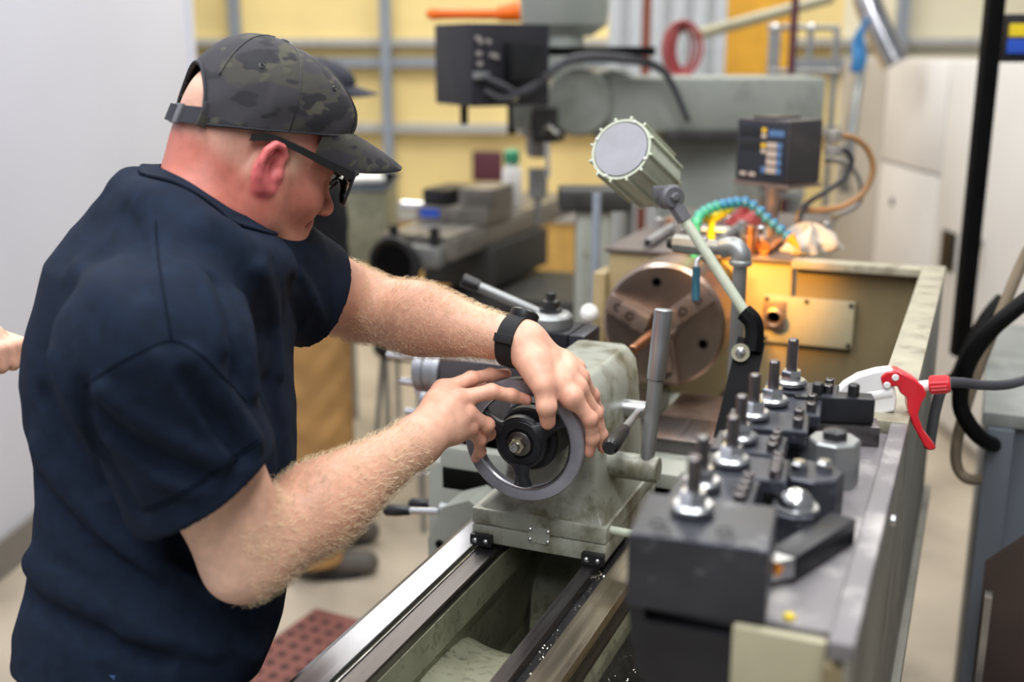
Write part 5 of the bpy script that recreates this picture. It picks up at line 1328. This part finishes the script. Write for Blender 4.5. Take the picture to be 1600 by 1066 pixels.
obj('quill_head', G().rev([(.03, -.10), (.042, -.09), (.045, -.03), (.062, -.02), (.07, .14)], hc, (0, 0, 1), 28), 'mill_iron', MM)
obj('motor_neck', G().cyl(pR(885, 120) + rn * .15, pR(885, 20) + rn * .15, .07, n=24), 'mill_grey', MM)
obj('quill_gearbox', G().box(hc + V(.06, -.05, .02), (.09, .10, .12), .01), 'mill_dark', MM)
obj('head_cover', G().box(hc + V(-.03, -.06, .05), (.07, .06, .10), .008), 'mill_grey', MM)
obj('quill', G().rev([(.012, -.34), (.014, -.25), (.034, -.24), (.036, -.14)], hc, (0, 0, 1), 24), 'galv', MM)
obj('quill_lever', G().tube([hc + V(.04, -.08, -.02), hc + V(.10, -.16, .02), hc + V(.16, -.22, .0)], .009, 8), 'bright_steel', MM)
obj('depth_stop', G().tube([hc + V(.06, -.08, .05), hc + V(.07, -.08, -.16)], .008, 8), 'bright_steel', MM)
obj('feed_bracket', G().box(hc + V(-.10, .0, .06), (.02, .05, .16), .004), 'black_paint', MM)
# black control box
al = math.radians(28); bx_f = unit(-(FH * math.cos(al)) + RT * math.sin(al)); bx_r = unit(V(-bx_f[1], bx_f[0], 0)); bx_r = bx_r if bx_r @ RT > 0 else -bx_r
Rb = np.stack([bx_r, -bx_f, UPZ], 1); e0_ = at(737, 102, 3.55); ws_ = .28; hb_ = .255
cenb = e0_ + bx_r * ws_ / 2 - bx_f * ws_ / 2
CB = obj('control_box', G().box(cenb, (ws_, ws_, hb_), .006, Rb), 'black_box', MM)
def cbf(u, v, o): return e0_ + bx_r * ws_ * u + UPZ * hb_ * (v - .5) + bx_f * o
obj('relay_cover', G().box(cbf(.60, .55, .03), (.115, .06, .115), .004, Rb), 'black_plastic', CB)
for u, v in ((.07, .82), (.10, .78), (.08, .64), (.09, .52), (.20, .78), (.25, .62), (.30, .60)): obj('terminal', G().cyl(cbf(u, v, 0), cbf(u, v, .012), .008, n=10), 'cable_grey', CB)
obj('connector', G().box(cbf(.10, .38, .012), (.05, .025, .022), .003, Rb), 'galv', CB); obj('cable_tag', G().box(cbf(.52, .10, .004), (.03, .006, .02), .001, Rb), 'cream_plate', CB)
for k_, v in enumerate((.36, .20)):
    pts = [cbf(.12, v, .02), cbf(.30, v - .10, .05), cbf(.50, .16 + .02 * k_, .06), cbf(.8, .30 + .03 * k_, .05), at(888, 92 + 6 * k_, 3.62), at(960, 88 + 6 * k_, 3.75), at(1035, 108 + 4 * k_, 3.85), at(1075, 190, 3.9)]
    obj('cable', G().tube(catmull(pts, 6), .0105, 8), 'cable_dark', MM, 180)
obj('cable_tray', G().box(at(940, 80, 3.80) + rn * .05, (.36, .12, .03), .004, Rr), 'black_paint', MM)
obj('box_bracket', G().box(e0_ + bx_r * .02 - UPZ * (hb_ / 2 + .03) - bx_f * .1, (.02, .02, .06), .002, Rb), 'black_paint', MM)
OW = thing('orange_wrench', 'bright orange plastic drawbar wrench lying on the black control box', 'wrench', tuple(cenb + UPZ * hb_ / 2))
zt_ = (cenb + UPZ * (hb_ / 2 + .030)); wv = unit(bx_r * .75 - bx_f * .2 + FH * -.0)
wa_ = at(678, 26, 3.60); wb_ = at(812, 22, 3.60); wa_[2] = wb_[2] = zt_[2]
obj('shaft', G().tube([wa_, wa_ * .75 + wb_ * .25, wb_], [.018, .016, .018], 12), 'orange_plastic', OW)
u_ = unit(wb_ - wa_); obj('socket_end', G().cyl(wb_ - u_ * .07, wb_ + V(0, 0, .010), .024, .034, 18, .003), 'orange_plastic', OW); obj('handle_end', G().ell(wa_, (.026, .022, .019)), 'orange_plastic', OW)
# green cup and maroon board behind the head
tag(obj('wall_board', G().box(wallpt(764, 258) - hn * .08, (.20, .03, .20), .004, np.stack([he, hn, UPZ], 1)), 'maroon'), 'dark maroon square board mounted on the yellow wall', 'board')
gc = at(800, 245, (V(vx, ymid, TZ) - CAM) @ FW + .1); gz = V(gc[0], gc[1], TZ + .131)
t = thing('coolant_bottle', 'small bottle with green cap standing behind the vise', 'bottle', (gc[0], gc[1], TZ))
obj('bottle_body', G().rev([(.035, 0), (.04, .01), (.04, .15), (.02, .18)], (gc[0], gc[1], TZ + .001), (0, 0, 1), 20), 'white_plastic', t); obj('bottle_cap', G().rev([(.032, .18), (.032, .225), (.02, .235)], (gc[0], gc[1], TZ), (0, 0, 1), 20), 'green_plastic', t)
# grey green tool post column and bright tube left of the headstock
PC = thing('machine_column', 'grey green machine column standing behind the chuck', 'column', tuple(V(*onZ(925, 520, .6)[:2], 0)))
d_ = 3.2; c_ = at(928, 300, d_)
obj('column_body', G().box(V(c_[0], c_[1], .62), (.10, .10, 1.24), .01, RB), 'machine_green', PC); obj('column_head', G().box(V(c_[0], c_[1], 1.27), (.20, .14, .06), .01, RB), 'mill_dark', PC)
tb_ = at(933, 290, 3.05); obj('bright_tube', G().cyl(V(tb_[0], tb_[1], .7), V(tb_[0], tb_[1], 1.3), .012, n=14), 'steel_blue_paint', PC)

# ------------------------------------------------------------------ white enclosure on the right
f0 = onZ(1600, 783, 0); f1 = onZ(1300, 540, 0); fd = unit(f1 - f0); fn = V(-fd[1], fd[0], 0); fn = fn if fn @ (CAM - f0) > 0 else -fn; fn[2] = 0; fn = unit(fn)
EN = thing('machine_enclosure', 'tall white machine enclosure with panel doors along the right side', 'machine enclosure', tuple(f0))
Re = np.stack([fd, -fn, UPZ], 1); Lf = np.linalg.norm(f1 - f0)
obj('cabinet_body', G().box(f0 + fd * (Lf / 2 - .5) - fn * .51 + V(0, 0, .815), (Lf + 1.2, 1.0, 1.63), .01, Re), 'enclosure_grey', EN)
def sf(px):      # distance along the face where a picture column meets it
    r = ray(px, 300); t_ = ((f0 - CAM) @ fn) / (r @ fn); return (CAM + r * t_ - f0) @ fd
s1484, s1380, s1310 = sf(1474), sf(1378), sf(1310)
def panel(a, b, z0, z1, mat='enclosure_white', nm='door_panel'):
    return obj(nm, G().box(f0 + fd * (a + b) / 2 + V(0, 0, (z0 + z1) / 2) + fn * .006, (abs(b - a) - .012, .03, z1 - z0 - .012), .004, Re), mat, EN)
p1 = panel(-1.0, s1484, .06, 1.63); p2 = panel(s1484, s1380, .06, 1.13); p3 = panel(s1484, s1380, 1.13, 1.63); panel(s1380, s1310, .06, 1.63, 'enclosure_grey')
def onface(px, py): r = ray(px, py); t_ = ((f0 + fn * .022 - CAM) @ fn) / (r @ fn); return CAM + r * t_
obj('latch', G().box(onface(1394, 315), (.035, .01, .035), .003, Re), 'black_plastic', p2); obj('latch', G().box(onface(1328, 297), (.035, .01, .035), .003, Re), 'black_plastic', EN)
lv = obj('vent', G().box(onface(1482, 392), (.14, .012, .17), .003, Re), 'black_plastic', p1)
for i in range(6): obj('vent_slat', G().box(onface(1482, 392) + V(0, 0, -.07 + i * .028) + fn * .008, (.13, .008, .010), .001, Re), 'dark_steel', EN)
obj('door_handle', G().tube(catmull([onface(1533, 380) , onface(1533, 380) + fn * .05, onface(1520, 435) + fn * .05, onface(1520, 435)], 5), .014, 8), 'black_plastic', p1)
obj('face_label', G().box(onface(1272 + 50, 250) , (.001, .001, .001), 0, Re), 'paper_white', EN) if False else None
# black conduit hanging from the ceiling
c_ = at(1527, 275, 3.0); lo_ = at(1494, 575, 3.0)
tag(obj('hanging_conduit', G().box(V(c_[0], c_[1], (lo_[2] + 3.2) / 2), (.042, .042, 3.2 - lo_[2]), .004, RB), 'black_paint'), 'square black conduit hanging from the ceiling at the right', 'conduit')
# monitor with stickers at the top right
mb = at(1588, 60, 2.95); MB_ = thing('junction_box', 'black box with yellow and blue stickers on the hanging conduit', 'box', tuple(mb))
obj('box_body', G().box(mb + RT * .03, (.15, .09, .12), .004, RB), 'black_box', MB_)
obj('yellow_sticker', G().box(at(1592, 47, 2.90) + RT * .02, (.09, .004, .032), .0005, RB), 'label_yellow', MB_); obj('blue_sticker', G().box(at(1592, 72, 2.90) + RT * .02, (.10, .004, .036), .0005, RB), 'label_blue', MB_)

# grey coolant tank at the right, hoses
TK = thing('coolant_tank', 'grey steel tank cart standing right of the splash guard', 'tank', (1.0, 2.55, 0))
obj('tank_body', G().bb(.612, 1.5, 2.26, 3.0, .02, .985, .01), 'tank_grey', TK); obj('tank_lid', G().bb(.602, 1.52, 2.24, 3.02, .985, 1.012, .004), 'tank_top', TK)
obj('tank_leg', G().bb(.612, .66, 2.225, 2.262, .0, .985, .004), 'tank_grey', TK)
obj('drain_box', G().bb(.76, .95, 2.4, 2.7, 1.013, 1.08, .03), 'tank_top', TK)
RP = thing('rusty_panel', 'dark rusty steel sheets leaning at the lower right', 'sheet metal', (.75, 1.75, 0))
obj('sheet', G().prism([(0, 0), (.6, 0), (.6, .86), (.06, .86), (0, .80)], (.628, 1.95, .001), (1, 0, 0), (0, .10, .995), (0, .012, 0)), 'dark_rust', RP, 0)
obj('sheet', G().prism([(0, 0), (.5, 0), (.5, .60), (.03, .60), (0, .56)], (.605, 1.80, .001), (1, 0, 0), (0, .10, .995), (0, .012, 0)), 'dark_rust', RP, 0)
obj('sheet_flange', G().prism([(-.004, 0), (.004, 0), (.012, .66), (.0, .66)], (.632, 1.94, .10), (1, 0, 0), (0, .10, .995), (0, -.03, 0)), 'mill_iron', RP, 0)
obj('sheet_flange', G().prism([(-.004, 0), (.004, 0), (.010, .45), (.0, .45)], (.609, 1.79, .10), (1, 0, 0), (0, .10, .995), (0, -.03, 0)), 'mill_iron', RP, 0)
def hose(name, pts, r, mat, label, cat='hose', grp='hoses at the right'): return tag(obj(name, G().tube(catmull([at(*q_) for q_ in pts], 8), r, 12), mat, None, 180), label, cat, grp)
hose('air_hose', [(1452, 700, 1.78), (1462, 640, 1.76), (1476, 602, 1.75), (1500, 598, 1.78), (1535, 602, 1.82), (1575, 601, 1.86), (1625, 590, 1.95), (1660, 600, 2.1), (1668, 618, 2.25), (1665, 628, 2.35)], .0082, 'hose_dark', 'thin dark hose running right from behind the red nozzle')
hose('brown_hose', [(1760, -500, 2.0), (1730, 0, 2.0), (1690, 230, 2.03), (1640, 330, 2.05), (1600, 405, 2.08), (1568, 480, 2.1), (1535, 560, 2.12), (1508, 640, 2.14), (1494, 700, 2.16), (1498, 735, 2.17), (1520, 750, 2.17), (1560, 740, 2.235)], .0105, 'hose_brown', 'brown grey hose curving down beside the tank')
hose('black_hose', [(1800, -500, 1.95), (1770, 100, 1.95), (1710, 360, 1.98), (1640, 440, 2.0), (1590, 480, 2.0), (1545, 520, 2.02), (1512, 570, 2.05), (1500, 625, 2.08), (1512, 660, 2.09), (1540, 690, 2.12), (1580, 700, 2.24)], .015, 'black_paint', 'thick black hose looping under the conduit')
hose('black_cable_bundle', [(1570, 470, 2.5), (1545, 500, 2.5), (1520, 545, 2.5), (1500, 590, 2.5), (1488, 600, 2.52)], .022, 'black_paint', 'short thick black cable bundle below the hanging conduit', 'cable')

# ------------------------------------------------------------------ far clutter along the back
def far(name, label, cat): return thing(name, label, cat, (0, 0, 0))
dB = 5.6
t = thing('strip_curtain', 'pale grey strip curtain hanging behind the mill', 'curtain', tuple(V(*at(1040, 75, dB)[:2], 0)))
for i in range(11):
    x = 952 + i * 16.5; pbx = G(); c_ = at(x + 8, 60, dB + .03 * (i % 2)); obj('curtain_strip', pbx.box(V(c_[0], c_[1], 1.55), (.058, .012, 3.1), .002, RB), 'brick_paint' if i in (3,) else 'curtain_grey', t)
t = thing('amber_panel', 'orange yellow panel standing behind the pipe rail', 'panel', tuple(V(*at(1180, 75, 5.9)[:2], 0)))
obj('sheet', G().box(V(*at(1180, 75, 5.9)[:2], 1.25), (.40, .03, 2.5), .004, RB), 'amber_panel', t)
t = thing('hose_reel', 'coil of faded red hose hanging over the mill ram', 'hose coil', tuple(at(1068, 110, 4.5)))
for i in range(7):
    c_ = at(1066 + (i % 3) * 3, 76, 4.5 + .015 * i); ex = unit(RT + FH * .3); obj('hose_loop', G().tube([c_ + ex * math.cos(a) * (.084 - .007 * i) + UPZ * math.sin(a) * (.105 - .004 * i) for a in np.linspace(0, 2 * PI, 30, endpoint=False)], .0065, 7, True), 'red_hose', t, 180)
obj('hose_hook', G().tube([at(1066, 50, 4.5), at(1066, 45, 4.62), at(1066, 45, 5.5)], .008, 6), 'dark_steel', t)
SR = thing('steel_rack', 'steel frame rack behind the ram with upright posts', 'rack', tuple(V(*at(1255, 100, 4.9)[:2], 0)))
for x in (1205, 1214, 1265, 1306): c_ = at(x, 75, 4.9); obj('post', G().box(V(c_[0], c_[1], .88), (.025, .025, 1.76), .003, RB), 'galv', SR)
a_ = at(1200, 42, 4.9); b_ = at(1312, 44, 4.9); obj('top_rail', G().cyl(a_, b_, .013, n=10), 'galv', SR); a_ = at(1200, 112, 4.9); b_ = at(1312, 112, 4.9); obj('lower_rail', G().cyl(a_, b_, .012, n=10), 'galv', SR)
for x in (1212, 1268): obj('rail_knob', G().ell(at(x, 44, 4.87), .022), 'zinc', SR)
a_ = at(1085, 55, 5.0); b_ = at(1300, -4, 5.0); tag(obj('pipe_rail', G().cyl(a_, b_, .026, n=14), 'cream_plate'), 'slanting cream pipe rail above the mill ram', 'pipe')
a_ = at(1243, 0, 4.6); tag(obj('dark_pole', G().cyl(V(a_[0], a_[1], 0), V(a_[0], a_[1], 2.6), .016, n=12), 'maroon'), 'thin dark purple pole behind the ram', 'pole')
t = thing('air_duct', 'shiny silver flexible air duct above the enclosure', 'duct', tuple(at(1400, 95, 5.2)))
obj('duct_tube', G().tube(catmull([at(1352, -10, 5.2), at(1362, 20, 5.2), at(1378, 55, 5.2), at(1400, 100, 5.2)], 10), [.06 + .004 * (i % 2) for i in range(31)], 16), 'duct_silver', t, 60)
t = thing('blue_cable', 'bundle of blue cable hanging beside the silver duct', 'cable', tuple(at(1345, 100, 4.9)))
for i in range(4): obj('cable_strand', G().tube(catmull([at(1352 + i * 2, 30, 4.9), at(1346 - i * 3, 60, 4.9 + .01 * i), at(1350 - i * 5, 95, 4.9), at(1340 - i * 3, 112, 4.9)], 6), .012, 8), 'hose_blue', t, 180)
tag(obj('grey_conduit', G().tube([at(1345, 100, 4.95), at(1332, 200, 4.95), at(1318, 300, 4.95)], .022, 10), 'galv', None, 180), 'grey conduit running down the enclosure side', 'conduit')
# pale cabinet behind the second worker
t = thing('grey_cabinet', 'pale grey green cabinet behind the man in the dark cap', 'cabinet', tuple(V(*at(562, 400, 4.6)[:2], 0)))
c_ = at(556, 300, 4.6); zt2 = at(556, 298, 4.6)[2]
obj('cabinet_body', G().box(V(c_[0], c_[1], (zt2 + .82) / 2) + FH * .25, (.24, .5, zt2 - .82), .01, RB), 'bed_cream', t)
for a_ in (-.10, .10):
    for b_ in (.03, .47): obj('leg', G().box(V(c_[0], c_[1], .41) + RT * a_ + FH * b_, (.025, .025, .82), .002, RB), 'galv', t); obj('cabinet_top', G().box(V(c_[0], c_[1], zt2 + .01) + FH * .25, (.26, .52, .02), .003, RB), 'steel_blue_paint', t)
tag(obj('paper_stack', G().box(V(c_[0], c_[1], zt2 + .031) + FH * .2, (.16, .2, .02), .002, RB @ rotz(.3)), 'paper_white'), 'stack of white paper on the pale cabinet', 'paper')
# red rubber mat with holes
RM = thing('floor_mat', 'red rubber mat with round holes on the floor beside the lathe', 'mat', (-1.15, 2.35, 0))
m0 = onZ(500, 950, .012); m1 = onZ(566, 968, .012); mu = unit(onZ(566, 968, .012) - onZ(490, 948, .012)); mu[2] = 0; mv = unit(onZ(490, 948, .012) - onZ(405, 1040, .012)); mv[2] = 0; mv = unit(mv - mu * (mu @ mv))
mo = onZ(493, 949, .012) - mv * 1.5; mo[2] = 0; Rm = np.stack([mu, mv, UPZ], 1)
obj('mat_sheet', G().box(mo + mu * .40 + mv * .75 + V(0, 0, .005), (.80, 1.50, .008), .002, Rm), 'brick_red_rubber', RM)
vs = G()
for i in range(16):
    for j in range(26):
        c_ = mo + mu * (.03 + .05 * i) + mv * (.14 + .052 * j)
        vs.add([c_ + mu * .014 * math.cos(a) + mv * .014 * math.sin(a) + V(0, 0, .0096) for a in np.linspace(0, 2 * PI, 10, endpoint=False)], [tuple(range(10))])
ho = obj('mat_holes', vs, 'rubber_hole', RM, 0); ho['kind'] = 'stuff'

# ------------------------------------------------------------------ other people
def figure(name, label, base, fdir, height, mats, arms, head_dir=None, cap=True, hpitch=.1, lean=.0, sh_w=.19):
    """standing figure: body skin, shirt, trousers, shoes, cap; arms = per side (elbow, wrist, hand tip)"""
    s = height / 1.78; fdir = unit(fdir); left = V(-fdir[1], fdir[0], 0); base = np.asarray(base, float); T = thing(name, label, 'person', tuple(base))
    def bp(f_, l_, u_): return base + fdir * (f_ + lean * max(0, u_ - .95)) * s + left * l_ * s + UPZ * u_ * s
    nb = bp(0, 0, 1.47); h0 = bp(.05, 0, 1.635); R_ = head_axes(head_dir if head_dir is not None else fdir, hpitch)
    hf = lambda p: head_field((p - h0) @ R_ / s) * s
    V0, F0, C0 = [], [], []; o0 = 0
    def skn(p): return smin(hf(p), rcone(p, nb - UPZ * .05, h0 - UPZ * .03 * s, .068 * s, .058 * s), .03)
    lo, hi = bounds([h0, nb], .15); v, f = mesh_sdf(skn, lo, hi, .006); V0.append(v); F0.append(f); o0 += len(v)
    for sd, (el, wr, tip) in arms.items():
        S = bp(0, sd * sh_w, 1.40); el = bp(*el); wr = bp(*wr); tip = bp(*tip); hdv = unit(tip - wr); sdv = unit(np.cross(hdv, UPZ + fdir * .3)); bk_ = np.cross(sdv, hdv)
        def armf(p):
            d = smin(rcone(p, S, el, .055 * s, .044 * s), rcone(p, el, wr, .046 * s, .028 * s), .02)
            m = wr * .45 + tip * .55; pl = rcone(p, wr, m, .026 * s, .028 * s)
            for k_, off_ in enumerate((-.028, -.010, .010, .027)):
                a = m + sdv * off_ * s; b_ = a + hdv * .032 * s + bk_ * -.012 * s; c_ = b_ - bk_ * .026 * s - hdv * .004 * s; pl = np.minimum(smin(pl, chain(p, [a, b_, c_, a - bk_ * .03 * s], [.011 * s, .0105 * s, .0095 * s, .009 * s]), .006), 9)
            a = wr + (m - wr) * .4 - sdv * .026 * s; pl = smin(pl, chain(p, [a, m - sdv * .036 * s - bk_ * .01 * s, m + hdv * .02 * s - sdv * .018 * s - bk_ * .03 * s], [.015 * s, .0125 * s, .010 * s]), .008)
            return smin(d, pl, .012)
        lo, hi = bounds([S, el, wr, tip], .08); v, f = mesh_sdf(armf, lo, hi, .0045); V0.append(v); F0.append(f + o0); o0 += len(v)
    v = np.concatenate(V0); b = mesh_obj('body', v, np.concatenate(F0), 'skin', T, 180); vcol(b, np.tile(np.array(lin((222, 170, 146))), (len(v), 1)))
    def shf(p):
        q = (p - base) / s; z = q[:, 2]; u = q @ fdir - lean * np.maximum(0, z - .95); l_ = q @ left
        a = np.interp(z, [.85, 1.0, 1.25, 1.38, 1.46, 1.52], [.13, .135, .135, .12, .075, .05]); b2 = np.interp(z, [.85, 1.0, 1.25, 1.38, 1.46, 1.52], [.185, .18, .20, .20, .12, .06])
        k0 = np.sqrt((u / a) ** 2 + (l_ / b2) ** 2) + 1e-6; d = np.sqrt(u * u + l_ * l_) * (1 - 1 / k0) * s
        for sd, (el, wr, tip) in arms.items():
            S = bp(0, sd * sh_w, 1.40); e_ = bp(*el); d = smin(d, rcone(p, S, S * .3 + e_ * .7, .082 * s, .072 * s), .03)
        d = d - .004 * np.sin(p[:, 2] * 40 + 3 * np.sin(p[:, 0] * 20)) * np.sin(p[:, 1] * 25)
        return np.maximum(np.maximum(d, (.86 - z) * s), (z - 1.50) * s)
    lo, hi = bounds([bp(-.25, -.3, .84), bp(.3, .3, 1.52)] + [bp(*a[0]) for a in arms.values()], .16); v, f = mesh_sdf(shf, lo, hi, .011, margin=.03); mesh_obj('shirt', v, f, mats[0], T, 180)
    hc_ = bp(0, 0, .93); pf_ = pants_field(hc_, fdir, left, .97 * s, r=(.118, .095, .088)); lo, hi = bounds([hc_, V(hc_[0], hc_[1], .05)], .30); v, f = mesh_sdf(pf_, V(lo[0], lo[1], .03), V(hi[0], hi[1], 1.02 * s), .011); mesh_obj('trousers', v, f, mats[1], T, 180)
    shoes(hc_, fdir, left, T)
    if cap:
        cv = []; cf_ = []
        for j in range(13):
            for i in range(40): cv.append(h0 + R_ @ (crown_pt(2 * PI * i / 40, min(.9995, j / 12)) * s))
        for j in range(12):
            for i in range(40): cf_.append((j * 40 + i, j * 40 + (i + 1) % 40, (j + 1) * 40 + (i + 1) % 40, (j + 1) * 40 + i))
        co = mesh_obj('cap', np.array(cv), cf_, mats[2], T, 180); rg = []
        for u_ in np.linspace(-1, 1, 17):
            b0 = crown_pt(u_ * 1.1, 0); ln = .08 * (1 - abs(u_) ** 2.6) ** .55 + .001; row = [h0 + R_ @ ((b0 + V(q_ * ln, 0, -.10 * q_ * ln - .018 * q_ * u_ * u_)) * s) for q_ in np.linspace(0, 1, 6)]; row = np.array(row); rg.append(np.concatenate([row + R_[:, 2] * .0016, (row - R_[:, 2] * .0016)[::-1]]))
        obj('visor', G().loft(rg, True, True), mats[2], co, 50)
    return T
bb_ = onZ(505, 874, 0)
figure('person', 'man in dark cap, black shirt and khaki trousers standing in the background', (bb_[0], bb_[1], 0), RT + FH * .10, 1.64, ('shirt_black', 'khaki', 'cap_navy'),
       {-1: ((-.10, -.25, 1.14), (-.13, -.12, .98), (-.15, -.02, .92)), 1: ((-.10, .25, 1.14), (-.13, .12, .98), (-.15, .02, .92))}, hpitch=.22)
hb2 = at(2, 528, 1.62)
def rel(p, base, f_): f_ = unit(f_); l_ = V(-f_[1], f_[0], 0); q = np.asarray(p) - base; return (q @ f_, q @ l_, q[2])
base3 = at(-420, 528, 1.95); base3 = V(base3[0], base3[1], 0); fd3 = unit(RT - FH * .25)
figure('person', 'person mostly outside the left edge, only a closed fist showing', base3, fd3, 1.78, ('shirt_black', 'denim', 'cap_navy'),
       {-1: (rel(at(-230, 640, 1.72), base3, fd3), rel(at(-66, 540, 1.60), base3, fd3), rel(at(16, 528, 1.56), base3, fd3)), 1: ((-.03, .25, 1.12), (.02, .26, .88), (.04, .26, .80))}, hpitch=.2)

# stool ring and small things on the floor behind the lathe
ST = thing('shop_stool', 'grey metal shop stool standing behind the lathe apron', 'stool', tuple(V(*onZ(655, 830, 0)[:2], 0)))
sb = onZ(660, 800, 0)
for a in range(4):
    e = V(math.cos(a * PI / 2 + .5), math.sin(a * PI / 2 + .5), 0); obj('leg', G().cyl(V(sb[0], sb[1], 0) + e * .19, V(sb[0], sb[1], .62) + e * .13, .010, n=10), 'galv', ST)
obj('foot_ring', G().tube([V(sb[0], sb[1], .22) + V(math.cos(t), math.sin(t), 0) * .168 for t in np.linspace(0, 2 * PI, 32, endpoint=False)], .008, 8, True), 'zinc', ST, 180)
obj('seat', G().rev([(.12, 0), (.16, .004), (.165, .02), (.16, .035), (.05, .04)], V(sb[0], sb[1], .62), (0, 0, 1), 32), 'black_paint', ST)
# jars and cans on a shelf beneath the ram
SH2 = thing('wall_shelf', 'grey shelf of supplies behind the ram and lamp', 'shelf', tuple(V(*at(1110, 300, 4.9)[:2], 0)))
zsh = at(1100, 300, 4.9)[2]; c_ = at(1110, 300, 4.9)
obj('shelf_board', G().box(V(c_[0], c_[1], zsh), (.75, .25, .03), .003, RB), 'galv', SH2)
for a_ in (-.35, .35): obj('leg', G().box(V(c_[0], c_[1], (zsh - .015) / 2) + RT * a_, (.04, .04, zsh - .016), .003, RB), 'galv', SH2)
for i, (px, w_, h_, m) in enumerate(((985, .05, .17, 'galv'), (1030, .04, .12, 'steel_blue_paint'), (1115, .04, .20, 'white_plastic'), (1148, .028, .17, 'curtain_grey'), (1180, .045, .13, 'black_box'))):
    q = at(px, 290, 4.88); nm = ['tall grey can at the left end of the supply shelf', 'short blue grey can second on the supply shelf', 'tall white bottle on the supply shelf', 'slim pale bottle beside the tall white bottle', 'squat black can at the right of the supply shelf'][i]
    tag(obj('supply_can' if i in (0, 1, 4) else 'supply_bottle', G().rev([(w_, 0), (w_, h_ * .75), (w_ * .5, h_ * .88), (w_ * .5, h_)], V(q[0], q[1], zsh + .0155), (0, 0, 1), 20), m), nm, 'can' if i in (0, 1, 4) else 'bottle', 'supplies on the shelf')
for _o in bpy.data.objects:
    if '_w' in _o: del _o['_w']
